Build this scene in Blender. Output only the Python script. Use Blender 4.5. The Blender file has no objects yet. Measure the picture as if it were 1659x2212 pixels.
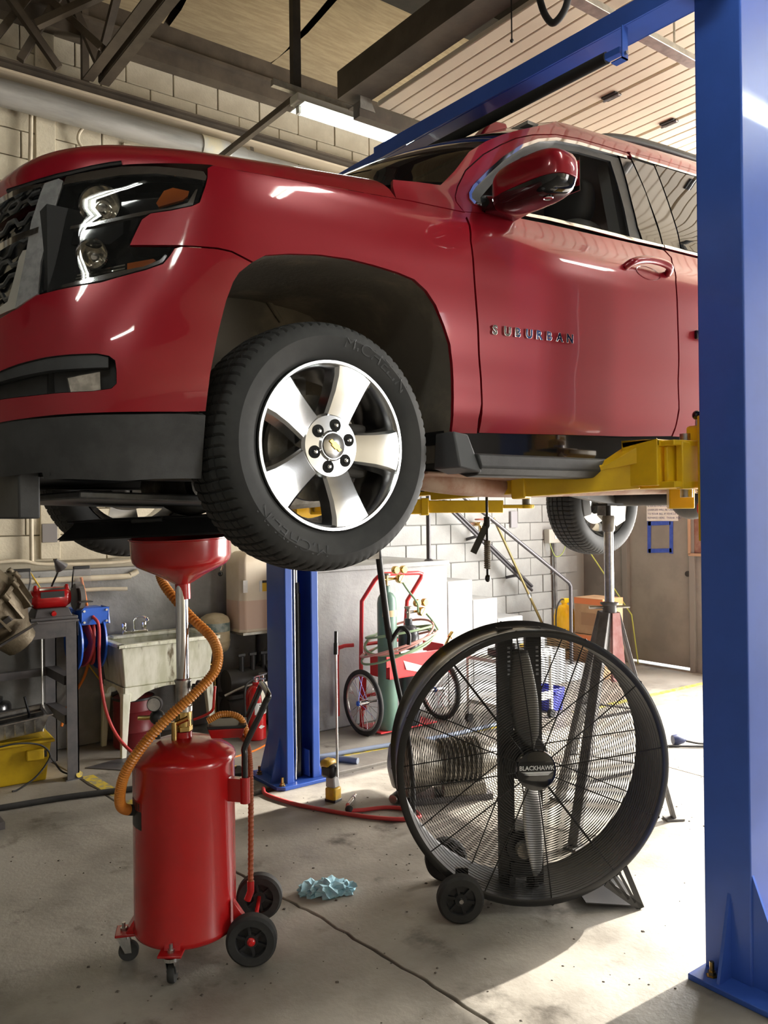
import bpy, bmesh, math, random
import numpy as np
from mathutils import Vector, Matrix, geometry
random.seed(7)
PI = math.pi
SC = bpy.context.scene
COL = SC.collection
R = math.radians
EXPO = 0.62
WORLD = 1.0
SUN = 9.0
DOORE = 680.0
TUBE = 34.0
BAYLAMP = 32.0

# ------------------------------------------------------------------ camera, light, exposure
cam_d = bpy.data.cameras.new('camera')
cam = bpy.data.objects.new('camera', cam_d); COL.objects.link(cam)
cam_d.sensor_fit = 'HORIZONTAL'; cam_d.sensor_width = 36.0
cam_d.lens = 1800.0 / 1659.0 * 36.0
cam_d.clip_start = 0.02; cam_d.clip_end = 200
cam.matrix_world = (Matrix.Translation((0, 0, 1.75)) @ Matrix.Rotation(R(52.93 - 90), 4, 'Z')
                    @ Matrix.Rotation(R(90), 4, 'X') @ Matrix.Rotation(-0.012, 4, 'Z'))
cam_d.shift_y = 2.0 / 1659.0 * -1
SC.camera = cam
SC.view_settings.view_transform = 'Standard'
SC.view_settings.look = 'None'
SC.view_settings.gamma = 1.0
SC.view_settings.use_curve_mapping = False
SC.view_settings.exposure = EXPO

world = bpy.data.worlds.new('daylight'); SC.world = world
world.use_nodes = True
wn = world.node_tree
for n in list(wn.nodes): wn.nodes.remove(n)
wo = wn.nodes.new('ShaderNodeOutputWorld'); wb = wn.nodes.new('ShaderNodeBackground')
wsky = wn.nodes.new('ShaderNodeTexSky'); wsky.sky_type = 'NISHITA'
wsky.sun_disc = False; wsky.sun_elevation = R(38); wsky.sun_rotation = R(100); wsky.dust_density = 2.5
wmix = wn.nodes.new('ShaderNodeMixRGB'); wmix.inputs[0].default_value = 0.55
wmix.inputs[2].default_value = (0.30, 0.30, 0.29, 1)
wn.links.new(wsky.outputs[0], wmix.inputs[1])
wn.links.new(wmix.outputs[0], wb.inputs[0]); wb.inputs[1].default_value = WORLD
wn.links.new(wb.outputs[0], wo.inputs[0])

def lamp(name, kind, energy, loc, rot, color=(1, 1, 1), **kw):
    l = bpy.data.lights.new(name, kind); l.energy = energy; l.color = color
    for k, v in kw.items(): setattr(l, k, v)
    o = bpy.data.objects.new(name, l); COL.objects.link(o); o.location = loc; o.rotation_euler = rot
    return o
# sun outdoors, coming in over the apron towards the open bay doors
lamp('sun', 'SUN', SUN, (20, 5, 12), (R(0), R(56), R(-2)), (1, .95, .86), angle=R(.6))
# daylight standing in the two open bay doors (sky seen through the openings)
lamp('bay_daylight', 'AREA', DOORE, (7.92, 2.53, 2.1), (0, R(90), 0), (1.0, .97, .93), shape='RECTANGLE', size=4.0, size_y=3.6)
lamp('bay_daylight_second', 'AREA', DOORE*.5, (7.92, -6.7, 2.1), (0, R(90), 0), (1.0, .97, .93), shape='RECTANGLE', size=4.0, size_y=3.6)

# ------------------------------------------------------------------ materials
MATS = {}
def mat(name, col, rough=.5, metal=0.0, col2=None, nscale=6.0, ndet=6.0, nlo=.35, nhi=.65, bump=0.0, bscale=None,
        coat=0.0, spec=.5, emit=None, estr=0.0, alpha=1.0, trans=0.0, ior=1.45, rough2=None, col3=None, n3=1.5, lo3=.5, hi3=.62, aniso=(1, 1, 1)):
    if name in MATS: return MATS[name]
    m = bpy.data.materials.new(name); m.use_nodes = True; nt = m.node_tree
    b = nt.nodes['Principled BSDF']
    b.inputs['Base Color'].default_value = (*col, 1); b.inputs['Roughness'].default_value = rough
    b.inputs['Metallic'].default_value = metal; b.inputs['Specular IOR Level'].default_value = spec
    b.inputs['Coat Weight'].default_value = coat; b.inputs['Coat Roughness'].default_value = .04
    b.inputs['Transmission Weight'].default_value = trans; b.inputs['IOR'].default_value = ior
    b.inputs['Alpha'].default_value = alpha
    if emit: b.inputs['Emission Color'].default_value = (*emit, 1); b.inputs['Emission Strength'].default_value = estr
    tc = None
    def coords():
        nonlocal tc
        if tc is None:
            t = nt.nodes.new('ShaderNodeTexCoord'); tc = nt.nodes.new('ShaderNodeMapping')
            tc.inputs['Scale'].default_value = aniso
            nt.links.new(t.outputs['Object'], tc.inputs['Vector'])
        return tc.outputs[0]
    def noise(scale, det=6.0):
        n = nt.nodes.new('ShaderNodeTexNoise'); n.inputs['Scale'].default_value = scale; n.inputs['Detail'].default_value = det
        n.inputs['Roughness'].default_value = .62
        nt.links.new(coords(), n.inputs['Vector']); return n.outputs['Fac']
    def ramp(src, lo, hi):
        r = nt.nodes.new('ShaderNodeMapRange'); r.inputs[1].default_value = lo; r.inputs[2].default_value = hi
        r.interpolation_type = 'SMOOTHSTEP'
        nt.links.new(src, r.inputs[0]); return r.outputs[0]
    last = None
    if col2 is not None:
        f = ramp(noise(nscale, ndet), nlo, nhi)
        mx = nt.nodes.new('ShaderNodeMixRGB'); mx.inputs[1].default_value = (*col, 1); mx.inputs[2].default_value = (*col2, 1)
        nt.links.new(f, mx.inputs[0]); last = mx.outputs[0]
        if rough2 is not None:
            mr = nt.nodes.new('ShaderNodeMapRange'); mr.inputs[3].default_value = rough; mr.inputs[4].default_value = rough2
            nt.links.new(f, mr.inputs[0]); nt.links.new(mr.outputs[0], b.inputs['Roughness'])
    if col3 is not None:
        f3 = ramp(noise(n3, 7.0), lo3, hi3)
        mx = nt.nodes.new('ShaderNodeMixRGB'); mx.inputs[2].default_value = (*col3, 1)
        if last is not None: nt.links.new(last, mx.inputs[1])
        else: mx.inputs[1].default_value = (*col, 1)
        nt.links.new(f3, mx.inputs[0]); last = mx.outputs[0]
    if last is not None: nt.links.new(last, b.inputs['Base Color'])
    if bump:
        bn = nt.nodes.new('ShaderNodeBump'); bn.inputs['Strength'].default_value = bump; bn.inputs['Distance'].default_value = .01
        nt.links.new(noise(bscale or nscale * 4, 5.0), bn.inputs['Height']); nt.links.new(bn.outputs[0], b.inputs['Normal'])
    MATS[name] = m; return m

def glassmat(name, tint, opacity, rough=.0, tcol=(1, 1, 1)):
    # thin pane: part tinted film, part clear, with surface reflection
    if name in MATS: return MATS[name]
    m = bpy.data.materials.new(name); m.use_nodes = True; nt = m.node_tree
    for n in list(nt.nodes): nt.nodes.remove(n)
    o = nt.nodes.new('ShaderNodeOutputMaterial'); tr = nt.nodes.new('ShaderNodeBsdfTransparent'); tr.inputs[0].default_value = (*tcol, 1)
    df = nt.nodes.new('ShaderNodeBsdfDiffuse'); df.inputs[0].default_value = (*tint, 1)
    gl = nt.nodes.new('ShaderNodeBsdfGlossy'); gl.inputs['Roughness'].default_value = rough; gl.inputs[0].default_value = (1, 1, 1, 1)
    fr = nt.nodes.new('ShaderNodeFresnel'); fr.inputs[0].default_value = 1.52
    m1 = nt.nodes.new('ShaderNodeMixShader'); m1.inputs[0].default_value = opacity
    nt.links.new(tr.outputs[0], m1.inputs[1]); nt.links.new(df.outputs[0], m1.inputs[2])
    m2 = nt.nodes.new('ShaderNodeMixShader')
    nt.links.new(fr.outputs[0], m2.inputs[0]); nt.links.new(m1.outputs[0], m2.inputs[1]); nt.links.new(gl.outputs[0], m2.inputs[2])
    nt.links.new(m2.outputs[0], o.inputs[0]); MATS[name] = m; return m

# ------------------------------------------------------------------ geometry helpers
def V(*a): return Vector(a if len(a) > 1 else a[0])
class G:
    def __init__(s): s.v = []; s.f = []
    def add(s, v, f):
        o = len(s.v); s.v += [tuple(p) for p in v]; s.f += [tuple(i + o for i in q) for q in f]; return s
    def box(s, x0, x1, y0, y1, z0, z1):
        v = [(x, y, z) for z in (z0, z1) for y in (y0, y1) for x in (x0, x1)]
        return s.add(v, [(0, 2, 3, 1), (4, 5, 7, 6), (0, 1, 5, 4), (2, 6, 7, 3), (0, 4, 6, 2), (1, 3, 7, 5)])
    def bar(s, a, b, w, h, up=(0, 0, 1)):
        a = V(a); b = V(b); d = (b - a).normalized(); u = V(up)
        x = d.cross(u)
        if x.length < 1e-4: x = d.cross(V(1, 0, 0))
        x.normalize(); y = x.cross(d)
        v = [p + x * sx * w / 2 + y * sy * h / 2 for p in (a, b) for sx, sy in ((-1, -1), (1, -1), (1, 1), (-1, 1))]
        return s.add(v, [(3, 2, 1, 0), (4, 5, 6, 7), (0, 1, 5, 4), (1, 2, 6, 5), (2, 3, 7, 6), (3, 0, 4, 7)])
    def tube(s, pts, r, n=10, closed=False, cap=True):
        P = [V(p) for p in pts]; m = len(P)
        rr = r if isinstance(r, (list, tuple)) else [r] * m
        T = []
        for i in range(m):
            a = P[(i - 1) % m] if (closed or i > 0) else P[i]; b = P[(i + 1) % m] if (closed or i < m - 1) else P[i]
            T.append((b - a).normalized())
        u = T[0].orthogonal().normalized(); v = []
        for i in range(m):
            if i: u = (u - T[i] * u.dot(T[i])); u = u.normalized() if u.length > 1e-6 else T[i].orthogonal().normalized()
            w = T[i].cross(u)
            for k in range(n):
                a = 2 * PI * k / n; v.append(P[i] + (u * math.cos(a) + w * math.sin(a)) * rr[i])
        f = []
        for i in range(m if closed else m - 1):
            j = (i + 1) % m
            for k in range(n): f.append((i * n + k, i * n + (k + 1) % n, j * n + (k + 1) % n, j * n + k))
        if cap and not closed: f.append(tuple(range(n - 1, -1, -1))); f.append(tuple((m - 1) * n + k for k in range(n)))
        return s.add(v, f)
    def cyl(s, a, b, r, n=24, r2=None, cap=True): return s.tube([a, b], [r, r if r2 is None else r2], n, cap=cap)
    def lathe(s, prof, n=32, o=(0, 0, 0), ax=(0, 0, 1), closed=False, a0=0, a1=2 * PI):
        z = V(ax).normalized(); u = z.orthogonal().normalized(); w = z.cross(u); o = V(o); v = []; m = len(prof)
        full = abs(a1 - a0 - 2 * PI) < 1e-6; nn = n if full else n + 1
        for k in range(nn):
            a = a0 + (a1 - a0) * k / n; d = u * math.cos(a) + w * math.sin(a)
            v += [o + d * r + z * h for r, h in prof]
        f = []
        for k in range(n):
            k2 = (k + 1) % nn
            for i in range(m if closed else m - 1):
                j = (i + 1) % m; f.append((k * m + i, k2 * m + i, k2 * m + j, k * m + j))
        return s.add(v, f)
    def prism(s, poly, fn, t0, t1):
        n = len(poly); v = [fn(p[0], p[1], t0) for p in poly] + [fn(p[0], p[1], t1) for p in poly]
        f = [tuple(range(n - 1, -1, -1)), tuple(range(n, 2 * n))] + [(i, (i + 1) % n, n + (i + 1) % n, n + i) for i in range(n)]
        return s.add(v, f)
    def ball(s, c, r, n=16, m=10, sc=(1, 1, 1)):
        c = V(c); v = []; f = []
        for i in range(m + 1):
            t = PI * i / m
            for k in range(n):
                a = 2 * PI * k / n
                v.append((c.x + r * sc[0] * math.sin(t) * math.cos(a), c.y + r * sc[1] * math.sin(t) * math.sin(a), c.z + r * sc[2] * math.cos(t)))
        for i in range(m):
            for k in range(n): f.append((i * n + k, (i + 1) * n + k, (i + 1) * n + (k + 1) % n, i * n + (k + 1) % n))
        return s.add(v, f)
    def hexa(s, b, t):   # 8 corners: bottom 4, top 4
        return s.add(list(b) + list(t), [(3, 2, 1, 0), (4, 5, 6, 7), (0, 1, 5, 4), (1, 2, 6, 5), (2, 3, 7, 6), (3, 0, 4, 7)])
    def xf(s, M):
        s.v = [tuple(M @ V(p)) for p in s.v]; return s
    def join(s, g): return s.add(g.v, g.f)

def curve(pts, n=8, closed=False):
    P = [V(p) for p in pts]; out = []; m = len(P)
    for i in range(m if closed else m - 1):
        p1, p2 = P[i], P[(i + 1) % m]
        p0 = P[i - 1] if (closed or i > 0) else p1 * 2 - p2
        p3 = P[(i + 2) % m] if (closed or i + 2 < m) else p2 * 2 - p1
        for k in range(n):
            t = k / n
            out.append(((p1 * 2) + (p2 - p0) * t + (p0 * 2 - p1 * 5 + p2 * 4 - p3) * t * t + (p1 * 3 - p0 - p2 * 3 + p3) * t ** 3) * .5)
    if not closed: out.append(P[-1])
    return out

def obj(name, g, m, parent=None, bevel=0, seg=2, smooth=40, org=None, weld=True):
    me = bpy.data.meshes.new(name)
    vs = g.v
    if org is not None: vs = [(p[0] - org[0], p[1] - org[1], p[2] - org[2]) for p in vs]
    me.from_pydata(vs, [], g.f)
    if weld:
        bm = bmesh.new(); bm.from_mesh(me); bmesh.ops.remove_doubles(bm, verts=bm.verts, dist=1e-5)
        bmesh.ops.recalc_face_normals(bm, faces=bm.faces); bm.to_mesh(me); bm.free()
    me.update()
    if smooth:
        me.shade_smooth()
        me.set_sharp_from_angle(angle=R(smooth))
    o = bpy.data.objects.new(name, me); COL.objects.link(o)
    if m is not None: me.materials.append(m)
    if parent is not None: o.parent = parent
    if bevel:
        b = o.modifiers.new('bevel', 'BEVEL'); b.width = bevel; b.segments = seg; b.limit_method = 'ANGLE'; b.angle_limit = R(35)
        b.harden_normals = False
    return o
def tag(o, label=None, cat=None, group=None, kind=None):
    if label: o['label'] = label
    if cat: o['category'] = cat
    if group: o['group'] = group
    if kind: o['kind'] = kind
    return o
def thing(name, label, cat, loc=(0, 0, 0), rz=0.0, group=None, rot=None):
    o = bpy.data.objects.new(name, None); COL.objects.link(o); o.empty_display_size = .05
    o.location = loc; o.rotation_euler = rot if rot is not None else (0, 0, rz)
    return tag(o, label, cat, group)
def struct(name, g, m, **kw):
    o = obj(name, g, m, **kw); o['kind'] = 'structure'; return o
def like(src, parent=None, loc=None, rot=None, scale=None):
    c = src.copy(); COL.objects.link(c); c.parent = parent if parent is not None else src.parent
    if loc is not None: c.location = loc
    if rot is not None: c.rotation_euler = rot
    if scale is not None: c.scale = scale
    return c
def textgeo(txt, size=1.0, ext=.02, bevel=0.0, align='LEFT', space=1.0, sx=1.0, bold=0.0):
    cu = bpy.data.curves.new('lettering', 'FONT'); cu.body = txt; cu.size = size; cu.extrude = ext; cu.bevel_depth = bevel; cu.offset = bold
    cu.align_x = align; cu.space_character = space; cu.resolution_u = 3
    o = bpy.data.objects.new('lettering', cu); COL.objects.link(o)
    dg = bpy.context.evaluated_depsgraph_get(); me = o.evaluated_get(dg).to_mesh()
    g = G(); g.add([(v.co.x * sx, v.co.y, v.co.z) for v in me.vertices], [tuple(p.vertices) for p in me.polygons])
    bpy.data.objects.remove(o); bpy.data.curves.remove(cu)
    return g

# ------------------------------------------------------------------ shared materials
M_CONC = mat('floor_concrete', (.335, .308, .262), .55, col2=(.20, .18, .152), nscale=1.7, ndet=9, nlo=.36, nhi=.68, bump=.22, bscale=34,
             col3=(.075, .064, .052), n3=2.6, lo3=.56, hi3=.72, rough2=.38)
M_DIRT = mat('joint_dirt', (.035, .03, .026), .95)
M_BLOCK = mat('painted_block', (.66, .59, .44), .62, col2=(.50, .44, .32), nscale=2.2, ndet=8, bump=.35, bscale=60, col3=(.36, .31, .23), n3=5, lo3=.62, hi3=.76)
M_MORT = mat('mortar', (.47, .42, .315), .8, bump=.3, bscale=50)
M_POUR = mat('poured_concrete', (.30, .295, .28), .75, col2=(.20, .195, .185), nscale=2.4, ndet=9, bump=.5, bscale=26, col3=(.09, .085, .08), n3=9, lo3=.66, hi3=.74)
M_PALE = mat('pale_grey_concrete', (.42, .42, .41), .7, col2=(.30, .30, .295), nscale=2.0, ndet=9, bump=.4, bscale=30, col3=(.12, .11, .10), n3=11, lo3=.68, hi3=.75)
M_GREYW = mat('grey_wall_paint', (.25, .235, .21), .6, col2=(.19, .178, .16), nscale=2.5, bump=.2, bscale=40)
M_STEELB = mat('brown_steel', (.105, .082, .058), .6, col2=(.07, .055, .04), nscale=5, bump=.15)
M_DARK = mat('dark_steel', (.022, .02, .018), .5, col2=(.035, .03, .025), nscale=8)
M_INSUL = mat('ceiling_insulation', (.44, .35, .205), .85, col2=(.35, .27, .155), nscale=5, aniso=(1, 6, 1), bump=.5, bscale=24)
M_BROWNC = mat('dark_ceiling', (.05, .04, .028), .9, col2=(.035, .028, .02), nscale=3)
M_SLAT = mat('door_slat_paint', (.70, .60, .44), .45, col2=(.63, .53, .39), nscale=1.2, bump=.05)
M_GALV = mat('galvanised', (.50, .48, .42), .42, .75, col2=(.36, .34, .30), nscale=14)
M_GREYP = mat('grey_duct', (.40, .385, .35), .5, .3, col2=(.28, .27, .245), nscale=4, aniso=(.3, 2, 2))
M_YEL = mat('yellow_floor_paint', (.62, .46, .05), .6, col2=(.34, .29, .17), nscale=22, nlo=.45, nhi=.6)
M_CHROME = mat('chrome', (.82, .82, .83), .07, 1.0)
M_STEEL = mat('bright_steel', (.58, .57, .55), .28, 1.0, col2=(.42, .41, .40), nscale=30)
M_BLACKP = mat('black_plastic', (.016, .016, .017), .42, col2=(.026, .026, .027), nscale=9)
M_BLACKM = mat('black_enamel', (.010, .010, .011), .25, coat=.3)
M_RUB = mat('rubber', (.018, .018, .018), .75, col2=(.035, .034, .032), nscale=8)
M_RED = mat('red_enamel', (.56, .012, .012), .22, coat=.6, spec=.5)
M_WHITEP = mat('white_paint', (.78, .77, .73), .5, col2=(.68, .67, .62), nscale=7)
M_BRASS = mat('brass', (.66, .46, .17), .26, 1.0, col2=(.50, .34, .12), nscale=12)
M_CARD = mat('cardboard', (.42, .26, .14), .8, col2=(.35, .21, .11), nscale=5)
M_ORANGE = mat('orange_rubber', (.75, .20, .02), .5)
M_WIRE = mat('dark_wire', (.02, .019, .018), .4, .3)

# ------------------------------------------------------------------ floor: slabs with an open joint
jy = [-9.5, -3, -1, .3, 1.2, 1.75, 2.08, 2.4, 2.75, 3.1, 3.35, 3.58, 3.9, 4.4, 5.0, 5.7, 6.56]
jx = [2.6, 2.3, 2.16, 2.10, 2.03, 2.005, 1.985, 1.975, 1.945, 1.93, 1.885, 1.86, 1.84, 1.80, 1.745, 1.70, 1.62]
floor = struct('floor', G().box(-6, 7.95, -9.5, 6.6, -.30, -.045), M_DIRT)
def slab(poly): obj('slab', G().prism(poly, lambda x, y, t: (x, y, t), -.20, 0), M_CONC, floor, bevel=.004, smooth=0)
def densify():
    xs, ys = [], []
    for i in range(len(jy) - 1):
        for k in range(6):
            t = k / 6; ys.append(jy[i] + (jy[i + 1] - jy[i]) * t); xs.append(jx[i] + (jx[i + 1] - jx[i]) * t + random.uniform(-.006, .006))
    return list(zip(xs + [jx[-1]], ys + [jy[-1]]))
J = densify()
slab([(-6, -9.5)] + [(x - .006, y) for x, y in J] + [(-6, 6.6)])
slab([(x + .006 + random.uniform(0, .004), y) for x, y in J if y <= 4.62] + [(4.9, 4.62), (4.9, -9.5)])
slab([(x + .006, y) for x, y in J if y >= 4.63] + [(4.9, 6.6), (4.9, 4.63)])
slab([(4.906, -9.5), (4.906, 6.6), (7.95, 6.6), (7.95, -9.5)])
apron = struct('ground', G().box(7.95, 40, -25, 25, -.3, -.01), mat('sunlit_apron', (.50, .48, .44), .8, col2=(.42, .40, .37), nscale=2))
def fline(poly): obj('floor_line', G().prism(poly, lambda x, y, t: (x, y, t), .0005, .002), M_YEL, floor, smooth=0)
fline([(5.6, 4.70), (7.93, 4.66), (7.93, 4.73), (5.6, 4.77)])
fline([(3.35, 4.93), (4.85, 4.79), (4.85, 4.84), (3.35, 4.99)])
fline([(1.715, 5.66), (1.755, 5.15), (1.83, 5.15), (1.80, 5.66)])
fline([(1.77, 5.02), (1.80, 4.86), (1.87, 4.86), (1.85, 5.02)])

# ------------------------------------------------------------------ walls
wall_b = struct('wall_back', G().box(-5, 7.95, 6.56, 6.76, -.05, 5.9), M_MORT)
gb = G().box(-.1955, .1955, -.03, .03, -.0962, .0962)
ob0 = obj('block', gb, M_BLOCK, wall_b, bevel=.005, smooth=0)
first = True; nb = 0
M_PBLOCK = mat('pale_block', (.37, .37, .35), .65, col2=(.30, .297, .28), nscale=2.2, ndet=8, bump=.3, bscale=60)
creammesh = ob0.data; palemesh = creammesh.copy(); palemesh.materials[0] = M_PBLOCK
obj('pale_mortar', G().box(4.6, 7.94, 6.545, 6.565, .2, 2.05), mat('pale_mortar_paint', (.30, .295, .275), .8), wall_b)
for row in range(25):
    z = .40 + .2 * row + .1
    if z > 5.4: break
    for c in range(22):
        x = -.2 + .4 * c + (.2 if row % 2 else 0)
        if x + .2 < .9 or x + .2 > 7.97: continue
        if z < 1.33 and x < 4.6: continue
        if 2.0 < z < 3.35 and x > 2.3: continue
        if 3.35 < z and x > 5.7: continue
        if 1.72 < x < 1.9 and z > 1.4: pass
        if first: o = ob0; first = False
        else: o = like(ob0)
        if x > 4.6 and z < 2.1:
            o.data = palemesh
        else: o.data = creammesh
        o.location = (x, 6.555 + random.uniform(-.004, .003), z); nb += 1
obj('pilaster', G().box(1.70, 1.845, 6.505, 6.56, 1.42, 5.38), M_BLOCK, wall_b, bevel=.006)
obj('pilaster', G().box(2.36, 2.42, 6.50, 6.56, 3.4, 4.70), M_BLOCK, wall_b, bevel=.006)
plinth = struct('wall_plinth', G().box(-5, 3.45, 6.42, 6.56, 0, 1.335), M_POUR, bevel=.012)
# right-hand wall with the personnel door and two open bays
WX = 7.94
wr = G()
for y0, y1, z0, z1 in ((5.93, 6.76, 0, 5.9), (4.37, 5.09, 0, 5.9), (5.09, 5.93, 2.12, 5.9), (.70, 4.37, 4.15, 5.9), (-.5, .70, 0, 5.9), (-4.8, -.5, 0, 5.9), (-8.6, -4.8, 4.15, 5.9), (-9.5, -8.6, 0, 5.9)):
    wr.box(WX, WX + .2, y0, y1, z0, z1)
wall_r = struct('wall_right', wr, M_GREYW)
struct('wall_left', G().box(-5.2, -5, -9.5, 6.76, 0, 5.9), M_GREYW)
struct('wall_front', G().box(-5, 8.1, -9.7, -9.5, 0, 5.9), M_BLOCK)
door = struct('door_1', G().box(WX + .02, WX + .065, 5.10, 5.92, .035, 2.10), mat('grey_door_paint', (.27, .25, .215), .5, col2=(.22, .205, .18), nscale=3, col3=(.36, .30, .22), n3=9, lo3=.70, hi3=.78), bevel=.004)
fr = G()
for y0, y1, z0, z1 in ((5.90, 5.97, 0, 2.18), (5.05, 5.115, 0, 2.18), (5.05, 5.97, 2.10, 2.18)): fr.box(WX - .03, WX + .03, y0, y1, z0, z1)
obj('door_frame', fr, mat('frame_paint', (.22, .205, .185), .5), door, bevel=.004)
obj('lock_bore', G().cyl((WX + .005, 5.155, 1.04), (WX + .03, 5.155, 1.04), .03, 20), M_DARK, door)
tp = mat('blue_tape', (.03, .075, .40), .6, col2=(.05, .10, .46), nscale=20)
for (ya, za), (yb, zb) in (((5.645, 1.575), (5.36, 1.585)), ((5.35, 1.60), (5.355, 1.25)), ((5.35, 1.285), (5.645, 1.27)), ((5.63, 1.60), (5.635, 1.25))):
    obj('tape_strip', G().bar((WX + .016, ya, za), (WX + .016, yb, zb), .002, .045, up=(0, 0, 1) if abs(ya - yb) > .1 else (0, 1, 0)), tp, door)
obj('threshold', G().box(WX - .02, WX + .1, 5.1, 5.92, .0, .012), M_GALV, door)

# notice on the door: white board, blue lettering
sign = thing('notice_sign', 'white printed notice with dark blue capitals fixed to the grey door', 'sign', (WX + .014, 5.46, 1.70))
obj('board', G().box(-.004, .004, -.20, .20, -.095, .15), M_WHITEP, sign, bevel=.003)
ink = mat('blue_ink', (.04, .05, .16), .6)
gi = G()
for i, t in enumerate(('FOR TROUBLES, THERE', 'IS AN ESTIMATE CHARGE.', 'CHARGES WILL BE CREDITED', 'TO YOUR BILL IF VEHICLE IS', 'REPAIRED HERE.  THANK YOU')):
    g = textgeo(t, .031, .0004); g.xf(Matrix(((0, 0, -1, -.0047), (-1, 0, 0, .185), (0, 1, 0, .105 - i * .044), (0, 0, 0, 1)))); gi.join(g)
obj('lettering', gi, ink, sign, smooth=0, weld=False)
bd = thing('picture_frame', 'reddish brown framed panel on the wall beside the grey door', 'frame', (WX, 4.95, 1.27))
obj('panel', G().box(-.02, 0, -.14, .14, 0, .50), mat('brown_panel', (.20, .085, .06), .6, col2=(.28, .17, .13), nscale=6), bd)
for a, b in (((-.03, .15, -.02), (-.03, .15, .52)), ((-.03, -.15, -.02), (-.03, -.15, .52)), ((-.03, -.16, -.02), (-.03, .16, -.02)), ((-.03, -.16, .52), (-.03, .16, .52))):
    obj('rail', G().bar(a, b, .03, .03), mat('frame_wood', (.42, .27, .17), .6), bd, bevel=.003)

# ------------------------------------------------------------------ ceiling
ceil = struct('ceiling', G().box(-5, 8.1, -9.6, 6.7, 5.88, 6.0), M_BROWNC)
for i in range(9):
    x0 = -.2 + i * .95; g = G(); n = 10; ny = 14; v = []; f = []
    for a in range(n + 1):
        t = a / n; x = x0 + .95 * t
        for b in range(ny + 1):
            y = 2.2 + 4.22 * b / ny
            v.append((x - .6 * math.sin(b * .55 + i) * .12, y, 5.69 - .045 * math.sin(PI * t) * min(1, (ny - b) / 3) + .010 * math.sin(3.1 * b + i)))
    for a in range(n):
        for b in range(ny): f.append((a * (ny + 1) + b, (a + 1) * (ny + 1) + b, (a + 1) * (ny + 1) + b + 1, a * (ny + 1) + b + 1))
    obj('insulation_panel', g.add(v, f), M_INSUL, ceil, smooth=60)
def beam(name, g, m=M_STEELB, **kw): o = struct(name, g, m, **kw); return o
beam('trim_1', G().box(-5, 7.9, 6.40, 6.55, 5.38, 5.86), M_STEELB)          # ledger channel on top of the block wall
beam('trim_2', G().box(-5, 7.9, 6.35, 6.40, 5.50, 5.525), M_STEELB)
beam('trim_3', G().box(-5, 7.9, 3.93, 4.22, 5.00, 5.34), M_DARK)            # purlin along the bays
hb = G().box(3.06, 3.25, -.6, 4.5, 4.44, 4.62); beam('trim_4', hb, M_STEELB)
# steel girder along the back wall: web, bright lower flange
gird = thing('steel_girder', 'brown steel girder along the block wall with pale flange edge', 'beam', (0, 6.3, 4.9))
obj('web', G().box(-5, 5.5, .06, .09, .02, .09), M_STEELB, gird)
obj('flange', G().box(-5, 5.5, .0, .16, .0, .018), mat('flange_edge', (.55, .46, .33), .5), gird)
obj('flange', G().box(-5, 5.5, .02, .14, .09, .105), M_STEELB, gird)
# roof truss at the far left
tr = thing('roof_truss', 'dark steel roof truss of paired angles in upper left corner', 'truss', (2.08, 6.28, 5.02))
def tb(a, b, w=.07, h=.07, m=M_STEELB): obj('member', G().bar(a, b, w, h), m, tr)
tb((-.06, .0, -.02), (-.06, -4.2, -.02), .075, .012); tb((.06, .0, -.02), (.06, -4.2, -.02), .075, .012)
tb((-.022, .0, .02), (-.022, -4.2, .02), .012, .075); tb((.022, .0, .02), (.022, -4.2, .02), .012, .075)
for a, b in (((-.02, -.1, .02), (-.02, -.9, .66)), ((-.02, -1.7, .0), (-.02, -.9, .66)), ((-.02, -1.7, .0), (-.02, -2.5, .6)), ((-.05, .1, .0), (-.05, .1, .66)), ((.05, -.05, .0), (-.25, -.02, .66)), ((-.75, .0, .0), (-.35, .0, .66)), ((-.1, -.45, .0), (-.45, .05, .6)), ((.0, -.2, .66), (0, -3.2, .58)),
             ((-.55, -.05, -.05), (-.2, -.12, .66)), ((-.3, -.1, -.05), (-.9, -.1, .66)), ((-.5, -.3, .1), (.3, -.9, .55))):
    tb(a, b, .05, .05)
# big grey pipe under the girder
pp = thing('duct_pipe', 'thick grey pipe running below the brown girder', 'pipe', (0, 6.37, 4.785))
obj('pipe', G().cyl((-5, 0, 0), (3.35, 0, -.02), .095, 28), M_GREYP, pp)
obj('pipe', G().cyl((3.35, 0, -.02), (5.6, .03, -.06), .085, 28), M_GREYP, pp)
obj('coupling', G().cyl((2.95, 0, -.02), (3.2, 0, -.02), .105, 28), mat('pipe_tape', (.50, .49, .46), .5, col2=(.62, .55, .38), nscale=6), pp)
for x in (.9, 3.45): obj('hanger', G().bar((x, 0, .0), (x, .04, .2), .03, .006), M_STEELB, pp)

# ------------------------------------------------------------------ overhead door, rolled open under the ceiling
od = thing('overhead_door', 'tan sectional overhead door of grooved slats rolled up under the ceiling', 'door', (3.28, 2.53, 4.40))
g = G().box(0, .0965, -1.83, 1.83, 0, .035)
s0 = obj('slat', g, M_SLAT, od, bevel=.007, smooth=0)
xs = 0.0; seam = []
for i in range(36):
    o = s0 if i == 0 else like(s0)
    o.location = (xs, 0, random.uniform(-.001, .001))
    xs += .1015
    if i % 6 == 4: seam.append(xs); xs += .018
for x in seam:
    for y in (-1.2, -.35, .84):
        h = obj('hinge', G().box(x - .035, x + .035, y - .055, y + .055, -.012, .0), M_DARK, od, bevel=.004)
        obj('hinge_pin', G().cyl((x, y - .06, -.014), (x, y + .06, -.014), .010, 10), M_STEEL, h)
trk = thing('door_track', 'dark perforated steel track beside the overhead door slats', 'track', (3.15, 4.40, 4.36))
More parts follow.
